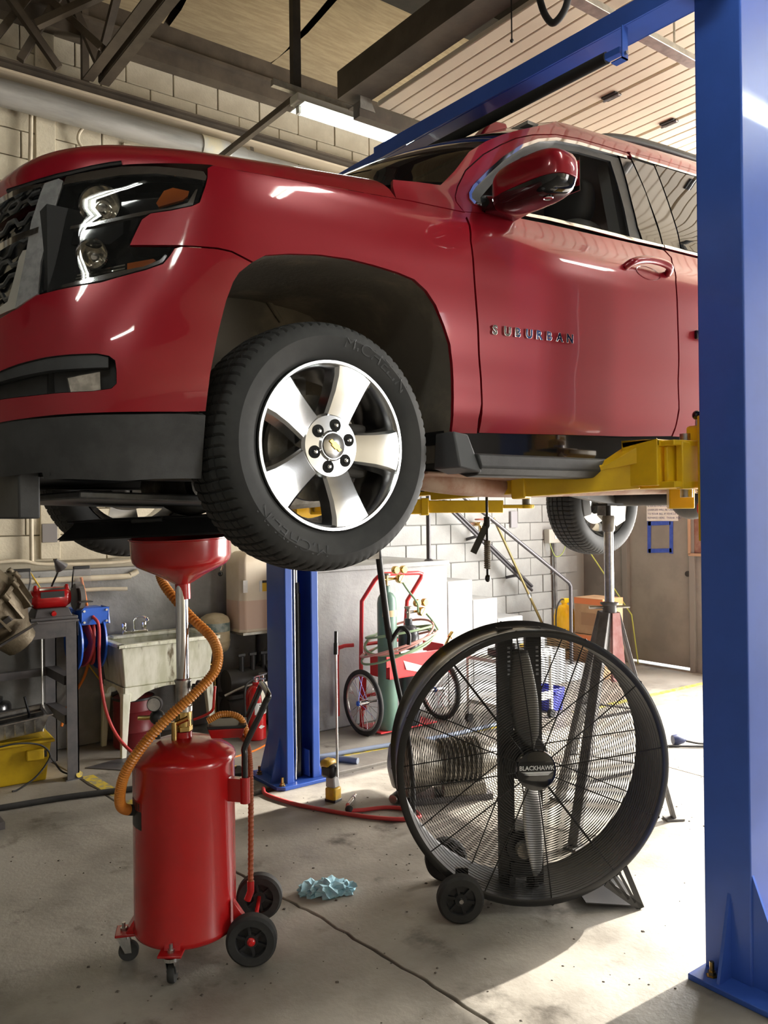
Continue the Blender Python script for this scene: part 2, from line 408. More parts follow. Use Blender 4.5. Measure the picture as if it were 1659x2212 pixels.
obj('rail', G().box(0, 4.7, -.02, .05, -.05, .05).box(0, 4.7, .05, .11, .04, .05), M_STEELB, trk)
obj('bracket', G().prism([(0, 0), (.12, 0), (.04, .16), (0, .16)], lambda a, b, t: (a, t, b), -.03, -.025), M_GALV, trk)
trk2 = thing('door_track', 'steel track at the near edge of the overhead door', 'track', (3.15, .66, 4.36))
obj('rail', G().box(0, 4.7, -.05, .02, -.05, .05).box(0, 4.7, -.11, -.05, .04, .05), M_STEELB, trk2)
opb = thing('door_opener_rail', 'galvanised perforated strut hanging above the blue cross beam', 'rail', (3.1, 2.635, 4.20))
obj('strut', G().box(-1.2, 1.1, -.035, .035, 0, .035), M_GALV, opb, bevel=.003)
for x in (-.9, .9): obj('drop_rod', G().cyl((x, 0, .03), (x, 0, .22 if x > 0 else 1.45), .006, 8), M_GALV, opb)
cd = thing('pull_cord', 'thin dark pull cord hanging by the ceiling slats', 'cord', (3.0, 2.88, 4.02))
obj('cord', G().tube([(0, 0, .42), (0, 0, .05)], .004, 6), M_WIRE, cd); obj('cord_knob', G().ball((0, 0, .04), .010, 8, 6), M_WIRE, cd)
hs = thing('looped_hose', 'black hose hanging in a loop under the ceiling', 'hose', (3.0, 2.7, 4.1))
obj('hose', G().tube(curve([(.12, .16, .40), (.12, .10, .16), (.12, .06, .06), (.12, .01, .01), (.12, -.06, .05), (.12, -.085, .16), (.12, -.085, .40)], 8), .017, 10), M_RUB, hs)

# ------------------------------------------------------------------ fluorescent fixtures (lamps of the room)
M_TUBE2 = mat('lit_bay_tube', (1, 1, 1), .4, emit=(.95, 1.0, .94), estr=BAYLAMP)
M_TUBE = mat('lit_tube', (1, 1, 1), .4, emit=(.86, 1.0, .97), estr=TUBE)
def fixture(name, label, loc, rz, L=1.25, group=None, hang=True, two=False):
    t = thing(name, label, 'light', loc, rz, group)
    obj('housing', G().box(-.05, L + .05, -.055, .055, .03, .09), mat('fixture_paint', (.55, .54, .48), .45), t, bevel=.008)
    obj('reflector', G().hexa([(-.02, -.10, .012), (L + .02, -.10, .012), (L + .02, .10, .012), (-.02, .10, .012)], [(-.02, -.04, .034), (L + .02, -.04, .034), (L + .02, .04, .034), (-.02, .04, .034)]), M_WHITEP, t)
    for y in ((-.045, .045) if two else (0,)):
        obj('tube', G().cyl((.0, y, -.012), (L, y, -.012), .019, 10), M_TUBE2 if two else M_TUBE, t)
        for x in (-.02, L): obj('tube_holder', G().box(x, x + .02, y - .02, y + .02, -.035, .02), M_WHITEP, t)
    return t
fx = fixture('strip_light', 'lit fluorescent strip light hanging above the red hood', (3.08, 5.0, 4.575), 0, 1.3)
obj('strut', G().box(-.22, 1.5, -.02, .02, .10, .145), M_GALV, fx)
obj('hanger', G().box(-.03, .0, .03, .08, .14, 1.3).box(-.03, .06, .075, .08, .14, 1.3), M_DARK, fx)
obj('brace', G().bar((-.02, .05, .06), (-.02, 1.5, .05), .04, .006), M_STEELB, fx)
obj('brace', G().bar((-.04, .05, .08), (-.04, 1.5, .07), .006, .04), M_STEELB, fx)
for i, (x, y) in enumerate(((2.45, .10), (4.3, .45), (-1.8, -1.5), (-1.6, 1.3))):
    fixture('strip_light', ('two-tube fluorescent fixture over the next bay, %s' % ('crosswise before the near column', 'nearest the bay door', 'behind the camera', 'left of the camera')[i]), (x, y, 4.25), R(90) if i == 0 else 0, 1.22, 'strip lights over the next bay', two=True)

# ------------------------------------------------------------------ conduits and wall fittings, far left
cw = mat('painted_conduit', (.66, .58, .43), .5, col2=(.55, .47, .34), nscale=5)
def conduit(label, paths, r, loc=(0, 6.42, 0)):
    t = thing('conduit', label, 'conduit', loc)
    for p in paths: obj('run', G().tube(curve(p, 5) if len(p) > 2 else p, r, 10), cw, t)
    return t
conduit('pale vertical conduit on upper block wall, leftmost', [[(1.66, .05, 4.72), (1.63, .05, 3.4), (1.63, .06, 1.4)]], .016)
conduit('pale thin conduit beside the smooth pilaster under grey pipe', [[(2.06, .04, 4.75), (2.0, .05, 4.62), (2.08, .05, 4.4), (2.09, .06, 3.4)]], .012)
conduit('pale conduit running along ledge above the hose reel', [[(.9, .03, 1.38), (1.5, .03, 1.42), (1.72, .03, 1.385), (2.3, .03, 1.375), (2.42, .03, 1.43), (2.6, .03, 1.5)]], .013)
conduit('thick pale pipe along the concrete ledge with elbow', [[(.9, -.02, 1.28), (2.2, -.02, 1.265), (2.34, -.02, 1.275), (2.40, -.02, 1.30)]], .022)
conduit('lower pale pipe along ledge behind the bench grinder', [[(.9, -.03, 1.19), (2.1, -.03, 1.18)], [(2.1, -.03, 1.18), (2.3, -.06, 1.17)]], .016)
t = thing('wall_plate', 'grey blank cover plate on the cream wall pilaster', 'plate', (1.765, 6.50, 1.545))
obj('plate', G().box(-.055, .055, -.006, 0, 0, .14), mat('grey_plate', (.22, .20, .19), .5), t, bevel=.003)

# ------------------------------------------------------------------ car body surface: plan outline + side section
# plan curve: half width yc (from centreline Y=3.2) against X ; side wall at Y=3.2-yc
CY0=3.2
PLAN=np.array([(.483,0),(.487,.2),(.505,.45),(.545,.64),(.605,.76),(.69,.86),(.81,.935),(.97,.985),(1.16,1.012),(1.4,1.02),(1.8,1.02),(2.4,1.02),(3.2,1.02),(4.2,1.02),(5.1,1.01),(5.7,.985),(5.95,.955),(6.08,.9),(6.15,.78),(6.18,.5),(6.185,0)])
def _spline(P,n=40):
    out=[]
    P=np.vstack([2*P[0]-P[1],P,2*P[-1]-P[-2]])
    for i in range(1,len(P)-2):
        p0,p1,p2,p3=P[i-1],P[i],P[i+1],P[i+2]
        a=np.linalg.norm(p1-p0)**.5;b=np.linalg.norm(p2-p1)**.5;c=np.linalg.norm(p3-p2)**.5
        t0=0;t1=a;t2=t1+b;t3=t2+c
        for k in range(n):
            t=t1+(t2-t1)*k/n
            A1=(t1-t)/(t1-t0)*p0+(t-t0)/(t1-t0)*p1
            A2=(t2-t)/(t2-t1)*p1+(t-t1)/(t2-t1)*p2
            A3=(t3-t)/(t3-t2)*p2+(t-t2)/(t3-t2)*p3
            B1=(t2-t)/(t2-t0)*A1+(t-t0)/(t2-t0)*A2
            B2=(t3-t)/(t3-t1)*A2+(t-t1)/(t3-t1)*A3
            out.append((t2-t)/(t2-t1)*B1+(t-t1)/(t2-t1)*B2)
    out.append(P[-2]);return np.array(out)
PC=_spline(PLAN)
SL=np.concatenate([[0],np.cumsum(np.linalg.norm(np.diff(PC,axis=0),axis=1))])
# s such that on the side s == X
_i=np.argmin(abs(PC[:,0]-2.0)); SL=SL-SL[_i]+PC[_i,0]
TG=np.gradient(PC,SL,axis=0)
SIDE_Z=[1.7,1.95,2.03,2.10,2.20,2.32,2.40,2.55,2.70,2.78,2.83,2.88,2.95,3.10,3.25,3.38,3.44,3.49,3.52]
SIDE_D=[.14,.075,.040,.018,.012,.010,.003,.0,.004,.022,.055,.080,.103,.160,.220,.280,.315,.375,.45]
FRONT_Z=[1.7,1.82,1.90,2.00,2.10,2.22,2.32,2.45,2.60,2.72,2.78,2.82,2.90]
FRONT_D=[.10,.05,.03,.012,.0,.004,.02,.05,.075,.10,.13,.17,.30]
def sm(x):
    x=np.clip(x,0,1);return x*x*(3-2*x)
def _pch(z,Z,D):
    # smooth interpolation (catmull on non-uniform grid via cubic hermite)
    Z=np.array(Z);D=np.array(D)
    m=np.gradient(D,Z)
    i=np.clip(np.searchsorted(Z,z)-1,0,len(Z)-2)
    h=Z[i+1]-Z[i];t=np.clip((z-Z[i])/h,0,1)
    return (2*t**3-3*t*t+1)*D[i]+(t**3-2*t*t+t)*h*m[i]+(-2*t**3+3*t*t)*D[i+1]+(t**3-t*t)*h*m[i+1]
def dd(s,z):
    X=np.interp(s,SL,PC[:,0])
    w=sm((X-.70)/.45)
    zs=z-np.clip(.075*(X-2.45),0,.12)*sm((z-2.6)/.5)
    d=(1-w)*_pch(z,FRONT_Z,FRONT_D)+w*_pch(zs,SIDE_Z,SIDE_D)
    return d
def body(s,z):
    s=np.asarray(s,float);z=np.asarray(z,float)
    X=np.interp(s,SL,PC[:,0]);Yc=np.interp(s,SL,PC[:,1])
    tx=np.interp(s,SL,TG[:,0]);ty=np.interp(s,SL,TG[:,1])
    l=np.hypot(tx,ty)+1e-9;tx/=l;ty/=l
    d=dd(s,z)
    # inward normal of plan: rotate tangent ; outward = (-? )
    nx,ny=-ty,tx   # outward in (X, yc): at side tangent=(1,0)-> (0,1)
    return np.stack([X-nx*d, CY0-(Yc-ny*d), z],-1)

CAR = {
 'headlight': [(0.600, 2.717), (0.699, 2.730), (0.799, 2.743), (0.908, 2.743), (0.988, 2.737), (1.038, 2.734), (1.046, 2.719), (1.039, 2.693), (1.021, 2.644), (1.002, 2.632), (0.945, 2.617), (0.885, 2.605), (0.858, 2.587), (0.835, 2.536), (0.820, 2.503), (0.891, 2.504), (0.949, 2.507), (0.935, 2.484), (0.917, 2.461), (0.869, 2.441), (0.738, 2.401), (0.546, 2.371), (0.540, 2.465), (0.568, 2.612)],
 'hl_top_chrome': [(0.600, 2.717), (0.699, 2.730), (0.799, 2.743), (0.908, 2.743), (0.988, 2.737), (1.038, 2.734), (1.046, 2.719), (1.042, 2.706), (0.986, 2.712), (0.907, 2.720), (0.800, 2.715), (0.702, 2.702), (0.593, 2.691)],
 'hl_mid_chrome': [(0.570, 2.567), (0.709, 2.581), (0.801, 2.600), (0.867, 2.614), (0.932, 2.624), (0.990, 2.643), (1.014, 2.685), (1.020, 2.687), (1.004, 2.636), (0.932, 2.616), (0.867, 2.603), (0.801, 2.590), (0.709, 2.571), (0.568, 2.558)],
 'hl_low_chrome': [(0.550, 2.383), (0.674, 2.405), (0.801, 2.436), (0.864, 2.449), (0.909, 2.470), (0.925, 2.486), (0.930, 2.483), (0.916, 2.461), (0.869, 2.441), (0.801, 2.422), (0.738, 2.405), (0.552, 2.375)],
 'amber_up': [(0.900, 2.642), (0.923, 2.681), (0.949, 2.692), (0.995, 2.683), (0.991, 2.668), (0.977, 2.655), (0.907, 2.631)],
 'amber_lo': [(0.813, 2.463), (0.890, 2.478), (0.897, 2.474), (0.874, 2.454), (0.813, 2.440)],
 'fender': [(2.100, 2.836), (1.808, 2.816), (1.542, 2.788), (1.272, 2.765), (1.149, 2.757), (1.066, 2.760), (1.049, 2.749), (1.047, 2.719), (1.040, 2.693), (1.022, 2.643), (1.002, 2.631), (0.945, 2.615), (0.886, 2.604), (0.860, 2.585), (0.836, 2.536), (0.822, 2.506), (0.891, 2.508), (0.970, 2.512), (1.072, 2.514), (1.113, 2.510), (1.180, 2.487), (1.220, 2.513), (1.299, 2.531), (1.407, 2.547), (1.522, 2.553), (1.614, 2.550), (1.718, 2.542), (1.787, 2.530), (1.840, 2.500), (1.881, 2.458), (1.923, 2.389), (1.953, 2.332), (1.964, 2.270), (1.968, 2.208), (1.970, 2.115), (1.983, 2.026), (2.039, 2.025), (2.109, 2.027), (2.100, 2.080), (2.106, 2.135), (2.100, 2.223), (2.088, 2.337), (2.071, 2.480), (2.061, 2.594), (2.053, 2.710), (2.063, 2.804)],
 'bumper': [(0.546, 2.369), (0.739, 2.398), (0.869, 2.438), (0.917, 2.458), (0.937, 2.483), (0.950, 2.505), (0.970, 2.511), (1.072, 2.513), (1.113, 2.509), (1.178, 2.486), (1.137, 2.450), (1.119, 2.421), (1.099, 2.366), (1.085, 2.311), (1.071, 2.256), (1.060, 2.202), (1.049, 2.148), (1.043, 2.095), (1.040, 2.043), (0.968, 2.038), (0.845, 2.033), (0.720, 2.028), (0.614, 2.024), (0.521, 2.019), (0.408, 2.013), (0.231, 2.012), (0.258, 2.081), (0.422, 2.080), (0.530, 2.082), (0.619, 2.086), (0.723, 2.090), (0.772, 2.098), (0.785, 2.111), (0.785, 2.146), (0.782, 2.172), (0.767, 2.184), (0.736, 2.190), (0.661, 2.188), (0.592, 2.183), (0.499, 2.170), (0.426, 2.156), (0.265, 2.148), (0.214, 2.318), (0.399, 2.315), (0.477, 2.337), (0.533, 2.368)],
 'fogbezel': [(0.265, 2.148), (0.426, 2.156), (0.499, 2.170), (0.592, 2.183), (0.661, 2.188), (0.736, 2.190), (0.767, 2.184), (0.782, 2.172), (0.785, 2.146), (0.785, 2.111), (0.772, 2.098), (0.723, 2.090), (0.619, 2.086), (0.530, 2.082), (0.422, 2.080), (0.258, 2.081)],
 'foglight': [(0.645, 2.128), (0.739, 2.145), (0.740, 2.082), (0.658, 2.065)],
 'valance': [(1.040, 2.036), (1.042, 1.952), (1.043, 1.851), (0.988, 1.851), (0.886, 1.848), (0.802, 1.842), (0.650, 1.848), (0.548, 1.851), (0.546, 1.868), (0.352, 1.860), (0.132, 1.857), (0.231, 2.012), (0.408, 2.013), (0.521, 2.019), (0.614, 2.022), (0.720, 2.026), (0.845, 2.030), (0.968, 2.037)],
 'grille_side': [(0.545, 2.369), (0.538, 2.465), (0.566, 2.612), (0.590, 2.704), (0.570, 2.713), (0.515, 2.704), (0.480, 2.593), (0.468, 2.427), (0.468, 2.333), (0.534, 2.364)],
 'door_lower': [(2.115, 2.030), (2.110, 2.135), (2.105, 2.224), (2.093, 2.337), (2.076, 2.480), (2.065, 2.595), (2.057, 2.711), (2.072, 2.811), (2.075, 2.838), (2.306, 2.880), (2.543, 2.896), (2.799, 2.906), (3.046, 2.917), (3.325, 2.928), (3.363, 2.897), (3.311, 2.762), (3.303, 2.650), (3.311, 2.469), (3.327, 2.197), (3.303, 2.109), (3.288, 2.069), (2.962, 2.053), (2.527, 2.042), (2.272, 2.034)],
 'door_frame': [(2.075, 2.838), (2.068, 2.851), (2.054, 2.875), (2.058, 2.899), (2.083, 2.944), (2.152, 3.029), (2.289, 3.139), (2.421, 3.223), (2.532, 3.286), (2.651, 3.338), (2.820, 3.392), (2.985, 3.420), (3.148, 3.432), (3.328, 3.442), (3.348, 3.432), (3.306, 3.414), (3.130, 3.403), (2.969, 3.394), (2.807, 3.369), (2.670, 3.321), (2.546, 3.257), (2.399, 3.158), (2.268, 3.055), (2.163, 2.967), (2.129, 2.927), (2.124, 2.903), (2.141, 2.884), (2.195, 2.884), (2.314, 2.899), (2.306, 2.880)],
 'chrome': [(2.129, 2.927), (2.163, 2.967), (2.268, 3.055), (2.399, 3.158), (2.546, 3.257), (2.670, 3.321), (2.807, 3.369), (2.969, 3.394), (3.130, 3.403), (3.306, 3.414), (3.300, 3.400), (3.119, 3.385), (2.957, 3.373), (2.796, 3.348), (2.672, 3.307), (2.554, 3.246), (2.407, 3.148), (2.274, 3.044), (2.175, 2.962), (2.143, 2.927), (2.139, 2.907), (2.157, 2.896), (2.207, 2.896), (2.315, 2.904), (2.553, 2.923), (2.810, 2.934), (3.057, 2.941), (3.329, 2.951), (3.330, 2.938), (3.050, 2.924), (2.804, 2.918), (2.548, 2.908), (2.309, 2.889), (2.194, 2.881), (2.141, 2.884), (2.124, 2.903)],
 'seal': [(2.143, 2.927), (2.175, 2.962), (2.274, 3.044), (2.407, 3.148), (2.554, 3.246), (2.672, 3.307), (2.796, 3.348), (2.957, 3.373), (3.119, 3.385), (3.242, 3.391), (3.225, 3.286), (3.193, 3.132), (3.171, 3.011), (3.174, 2.951), (3.058, 2.946), (2.811, 2.938), (2.554, 2.927), (2.317, 2.908), (2.208, 2.898), (2.157, 2.898), (2.139, 2.907)],
 'glass': [(2.192, 2.908), (2.198, 2.931), (2.289, 3.013), (2.406, 3.113), (2.537, 3.208), (2.653, 3.267), (2.777, 3.309), (2.938, 3.338), (3.098, 3.349), (3.164, 3.352), (3.146, 3.229), (3.123, 3.093), (3.101, 2.974), (3.099, 2.951), (2.812, 2.941), (2.555, 2.929), (2.317, 2.910)],
 'bpillar': [(3.246, 3.392), (3.300, 3.400), (3.331, 3.400), (3.337, 3.222), (3.324, 3.073), (3.324, 2.955), (3.180, 2.950), (3.171, 3.011), (3.193, 3.132), (3.225, 3.286)],
}

M_PAINT = mat('red_car_paint', (.25, .0035, .012), .30, .15, coat=.7, spec=.4)
M_TRIM = mat('charcoal_trim', (.028, .029, .030), .55, col2=(.040, .041, .042), nscale=14, bump=.06, bscale=220)
M_GLOSSB = mat('gloss_black', (.008, .008, .009), .08, coat=.5)
M_TINT = glassmat('tinted_glass', (.006, .007, .008), .62, tcol=(.42, .44, .44))
M_TINT2 = glassmat('privacy_glass', (.004, .005, .006), .93, tcol=(.2, .2, .2))
M_LENS = glassmat('clear_lens', (.04, .045, .045), .10)
M_LINER = mat('wheel_liner', (.15, .132, .105), .9, col2=(.30, .25, .18), nscale=3.2, ndet=9, nlo=.45, nhi=.75, bump=.3, bscale=40)
M_ALU = mat('polished_alloy', (.56, .565, .57), .19, 1.0)
M_UNDER = mat('underbody', (.05, .046, .04), .7, col2=(.12, .085, .06), nscale=6, nlo=.5, nhi=.75)
M_CAST = mat('cast_metal', (.34, .32, .28), .5, .6, col2=(.20, .18, .15), nscale=12)
M_RUST = mat('rusty_steel', (.30, .15, .09), .75, .2, col2=(.42, .30, .22), nscale=7)
M_AMBER = mat('amber_lens', (.55, .13, .02), .12, coat=.5)
M_FOGL = mat('clear_reflector', (.85, .82, .74), .10, .9, col2=(.50, .48, .44), nscale=40)

CARO = (3.1, 3.2, 1.5)
car = thing('sport_utility_vehicle', 'red sport utility vehicle raised on the blue lift', 'car', CARO)

def bnorm(s, z):
    e = .004
    a = body(s + e, z) - body(s - e, z); b = body(s, z + e) - body(s, z - e)
    n = np.cross(a, b); return n / (np.linalg.norm(n, axis=-1, keepdims=True) + 1e-12)
def inset(poly, d):
    out = []; n = len(poly); A = sum(poly[i][0] * poly[(i + 1) % n][1] - poly[(i + 1) % n][0] * poly[i][1] for i in range(n))
    if A < 0: poly = poly[::-1]
    for i in range(n):
        p0, p1, p2 = (V(*poly[i - 1]), V(*poly[i]), V(*poly[(i + 1) % n]))
        e1 = (p1 - p0); e2 = (p2 - p1)
        if e1.length < 1e-6 or e2.length < 1e-6: out.append(tuple(p1)); continue
        n1 = V(-e1.y, e1.x).normalized(); n2 = V(-e2.y, e2.x).normalized(); b = n1 + n2
        if b.length < .3: b = n1
        else: b = b / max(.35, b.dot(n1))
        out.append(tuple(p1 + b * d))
    return out
def flat_grid(poly, grid, hole=None):
    # constrained triangulation of the outline plus an inner point grid
    b = []
    n = len(poly)
    for i in range(n):
        p, q = V(*poly[i]), V(*poly[(i + 1) % n]); k = max(1, int((q - p).length / grid))
        b += [p + (q - p) * (a / k) for a in range(k)]
    nb = len(b); pts = list(b)
    A = np.array([tuple(p) for p in b]); B = np.roll(A, -1, axis=0)
    x0, z0 = A.min(0); x1, z1 = A.max(0)
    nx = int((x1 - x0) / grid); nz = int((z1 - z0) / grid)
    for i in range(1, nx + 1):
        for j in range(1, nz + 1):
            q = np.array((x0 + (x1 - x0) * i / (nx + 1), z0 + (z1 - z0) * j / (nz + 1)))
            d = B - A; tt = np.clip(((q - A) * d).sum(1) / ((d * d).sum(1) + 1e-12), 0, 1)
            if np.min(np.hypot(*(A + d * tt[:, None] - q).T)) < grid * .35: continue
            c = ((A[:, 1] > q[1]) != (B[:, 1] > q[1])) & (q[0] < (B[:, 0] - A[:, 0]) * (q[1] - A[:, 1]) / (B[:, 1] - A[:, 1] + 1e-15) + A[:, 0])
            if c.sum() % 2: pts.append(V(float(q[0]), float(q[1])))
    ed = [(i, (i + 1) % nb) for i in range(nb)]
    if hole: k0 = len(pts); pts += [V(*p) for p in hole]; ed += [(k0 + i, k0 + (i + 1) % len(hole)) for i in range(len(hole))]
    r = geometry.delaunay_2d_cdt(pts, ed, [], 1, 1e-6)
    pv = [(p.x, p.y) for p in r[0]]; fs = [tuple(f) for f in r[2]]
    if hole:
        H = np.array(hole); H2 = np.roll(H, -1, axis=0)
        def inh(f):
            q = np.mean([pv[i] for i in f], axis=0)
            return (((H[:, 1] > q[1]) != (H2[:, 1] > q[1])) & (q[0] < (H2[:, 0] - H[:, 0]) * (q[1] - H[:, 1]) / (H2[:, 1] - H[:, 1] + 1e-15) + H[:, 0])).sum() % 2
        fs = [f for f in fs if not inh(f)]
    ec = {}
    for f in fs:
        for k in range(len(f)): ec[(f[k], f[(k + 1) % len(f)])] = 1
    be = [e for e in ec if (e[1], e[0]) not in ec]
    return pv, fs, be
def panel(name, poly, m, parent=None, off=0.0, thick=.014, grid=.026, gap=.0022, bulge=None, rim=False, hole=None):
    if gap: poly = inset(poly, gap)
    pv, fs, be = flat_grid(poly, grid, hole)
    s = np.array([p[0] for p in pv]); z = np.array([p[1] for p in pv])
    P = body(s, z); N = bnorm(s, z)
    o_ = off if bulge is None else off + np.array([bulge(a, b) for a, b in pv])[:, None]
    A = P + N * o_; B = P + N * (o_ - thick)
    if bulge is not None:
        pass
    vs = [tuple(a) for a in A]; n0 = len(vs); fc = [] if rim else list(fs); nn = [tuple(a) for a in N]
    for a, b in be:
        k = len(vs); vs += [tuple(A[a]), tuple(A[b]), tuple(B[b]), tuple(B[a])]; nn += [(0, 0, 0)] * 4
        fc.append((k + 1, k, k + 3, k + 2))
    me = bpy.data.meshes.new(name)
    me.from_pydata([(p[0] - CARO[0], p[1] - CARO[1], p[2] - CARO[2]) for p in vs], [], fc); me.update(); me.shade_smooth()
    if bulge is None: me.normals_split_custom_set_from_vertices(nn)
    else: me.set_sharp_from_angle(angle=R(40))
    if rim:
        bm = bmesh.new(); bm.from_mesh(me); bmesh.ops.remove_doubles(bm, verts=bm.verts, dist=1e-5); bm.to_mesh(me); bm.free()
    me.materials.append(m)
    o = bpy.data.objects.new(name, me); COL.objects.link(o); o.parent = parent if parent is not None else car
    return o
def patch(name, fn, nu, nv, m, parent=None, smooth=60):
    v = [fn(i / nu, j / nv) for i in range(nu + 1) for j in range(nv + 1)]
    f = [(i * (nv + 1) + j, (i + 1) * (nv + 1) + j, (i + 1) * (nv + 1) + j + 1, i * (nv + 1) + j + 1) for i in range(nu) for j in range(nv)]
    return obj(name, G().add(v, f), m, parent or car, smooth=smooth, org=CARO)
def carpart(name, g, m, parent=None, **kw): return obj(name, g, m, parent or car, org=CARO, **kw)
NEAR = []   # near-side parts that get a mirrored twin on the far side
def twin(o):
    NEAR.append(o); return o

# --- painted side panels
fender = twin(panel('fender', CAR['fender'], M_PAINT))
bumper = twin(panel('bumper_cover', CAR['bumper'], M_PAINT))
valance = twin(panel('bumper_valance', CAR['valance'], M_TRIM, off=.003, thick=.03))
fdoor = twin(panel('front_door', CAR['door_lower'], M_PAINT))
panel('door_frame', CAR['door_frame'], M_PAINT, fdoor, gap=.001)
panel('chrome_trim', CAR['chrome'], M_CHROME, fdoor, off=.006, thick=.02, gap=0)
panel('window_seal', CAR['seal'], M_TRIM, fdoor, off=-.004, gap=0, thick=.01, hole=CAR['glass'])
panel('pillar_cover', CAR['bpillar'], M_GLOSSB, fdoor, off=.002, gap=.001)
rdoor = twin(panel('rear_door', [(3.332, 2.19), (3.306, 2.10), (3.296, 2.068), (4.40, 2.08), (4.44, 2.22), (4.55, 2.42), (4.60, 2.56), (4.60, 2.955), (3.335, 2.931), (3.369, 2.898), (3.317, 2.761), (3.309, 2.65), (3.317, 2.47)], M_PAINT))
panel('chrome_trim', [(3.337, 2.937), (4.6, 2.965), (5.7, 2.985), (5.7, 3.0), (4.6, 2.98), (3.337, 2.953)], M_CHROME, rdoor, off=.006, gap=0)
panel('door_window', [(3.334, 2.955), (3.62, 2.96), (3.63, 3.46), (3.345, 3.43), (3.345, 3.25)], M_GLOSSB, rdoor, off=.001, gap=.001)
panel('door_window', [(3.47, 2.96), (4.45, 2.985), (4.44, 3.46), (3.52, 3.43), (3.50, 3.2)], M_TINT2, rdoor, off=.004, gap=.001)
panel('door_frame', [(3.345, 3.432), (3.5, 3.437), (4.6, 3.50), (5.7, 3.50), (5.7, 3.53), (4.6, 3.53), (3.6, 3.475), (3.36, 3.452)], M_PAINT, rdoor, off=.003, gap=0)
panel('chrome_trim', [(3.345, 3.418), (3.5, 3.424), (4.6, 3.485), (4.6, 3.50), (3.5, 3.437), (3.345, 3.432)], M_CHROME, rdoor, off=.007, gap=0)
h2 = panel('door_handle', [(4.18, 2.80), (4.45, 2.82), (4.46, 2.85), (4.19, 2.83)], M_PAINT, rdoor, off=.035, thick=.02)
carpart('cladding_badge', G().box(3.44, 3.75, 2.165, 2.19, 2.52, 2.56), M_GLOSSB, rdoor, bevel=.004)
quarter = twin(panel('quarter_panel', [(4.605, 2.955), (4.605, 2.56), (4.56, 2.42), (4.60, 2.46), (4.70, 2.54), (4.85, 2.585), (5.12, 2.585), (5.27, 2.53), (5.40, 2.40), (5.46, 2.2), (5.47, 2.04), (5.80, 2.05), (5.80, 2.98)], M_PAINT))
panel('quarter_window', [(4.62, 2.985), (5.72, 3.0), (5.60, 3.46), (4.62, 3.46)], M_TINT2, quarter, off=.002, gap=.001)
APEDGE = [(1.766, 2.893), (1.878, 2.913), (1.993, 2.929), (2.091, 3.015), (2.207, 3.130), (2.328, 3.213), (2.453, 3.284), (2.575, 3.344), (2.70, 3.40), (2.80, 3.445), (2.90, 3.50)]
pillar = twin(panel('windshield_pillar', [(1.755, 2.863)] + APEDGE + [(3.2, 3.545), (3.6, 3.575), (4.6, 3.62), (5.7, 3.62), (5.7, 3.535), (4.6, 3.535), (3.6, 3.48), (3.352, 3.455),
     (3.331, 3.4455), (3.151, 3.4354), (2.987, 3.423), (2.822, 3.3953), (2.652, 3.3413), (2.530, 3.288), (2.419, 3.2245), (2.2875, 3.141), (2.151, 3.031), (2.080, 2.944), (2.0556, 2.898), (2.051, 2.876), (2.065, 2.850), (2.082, 2.83), (2.10, 2.8387), (1.81, 2.818), (1.745, 2.810)], M_PAINT, gap=.0015))
# --- lettering on the door, each letter a raised chrome piece
xs = 2.148
for i, ch in enumerate('SUBURBAN'):
    g = textgeo(ch, .045, .004, .0008, sx=1.18, bold=.0014)
    w = max(v[0] for v in g.v)
    ss = np.array([xs + v[0] for v in g.v]); zz = np.array([2.391 + .017 * (xs - 2.148) / .45 + v[1] for v in g.v]); dz = np.array([v[2] for v in g.v])
    Pn = body(ss, zz) + bnorm(ss, zz) * (dz + .004)[:, None]
    obj('badge_letter', G().add([tuple(p) for p in Pn], g.f), M_CHROME, fdoor, org=CARO, weld=False, smooth=30)
    xs += .0575
# --- door handle: loop standing off the skin over a cup
def onbody(s, z, off): 
    return tuple((body(np.array([s]), np.array([z])) + bnorm(np.array([s]), np.array([z])) * off)[0])
gh = G().tube(curve([onbody(2.955, 2.772, -.005), onbody(2.975, 2.782, .03), onbody(3.06, 2.797, .042), onbody(3.16, 2.803, .043), onbody(3.235, 2.798, .036), onbody(3.262, 2.788, -.004)], 6),
              [.010] + [.0165] * 29 + [.010], 12)
carpart('door_handle', gh, M_PAINT, fdoor)
gc = G(); n = 20; vs = []
for ring, off in ((1.0, .002), (.8, -.006), (.0, -.012)):
    for k in range(n):
        a = 2 * PI * k / n; vs.append(onbody(3.115 + .085 * ring * math.cos(a), 2.772 + .03 * ring * math.sin(a), off))
gc.add(vs, [(r * n + k, r * n + (k + 1) % n, (r + 1) * n + (k + 1) % n, (r + 1) * n + k) for r in range(2) for k in range(n)])
carpart('handle_cup', gc, mat('handle_cup_shade', (.16, .003, .008), .3, coat=.6), fdoor)  # darker copy of the car paint, recess shade put into the colour
# --- door mirror
def rbox(x0, x1, y0, y1, z0, z1, p=3.2, n=28, m=18, zmin=-9, zmax=9):
    cx, cy, cz = (x0 + x1) / 2, (y0 + y1) / 2, (z0 + z1) / 2; v = []; f = []
    sg = lambda c, e: math.copysign(abs(c) ** e, c)
    for i in range(m + 1):
        t = PI * i / m - PI / 2
        for k in range(n):
            a = 2 * PI * k / n
            x = cx + (x1 - x0) / 2 * sg(math.cos(t), 2 / p) * sg(math.cos(a), 2 / p); y = cy + (y1 - y0) / 2 * sg(math.cos(t), 2 / p) * sg(math.sin(a), 2 / p)
            z = cz + (z1 - z0) / 2 * sg(math.sin(t), 2 / p); v.append((x, y, max(zmin, min(zmax, z))))
    for i in range(m):
        for k in range(n): f.append((i * n + k, i * n + (k + 1) % n, (i + 1) * n + (k + 1) % n, (i + 1) * n + k))
    return G().add(v, f)
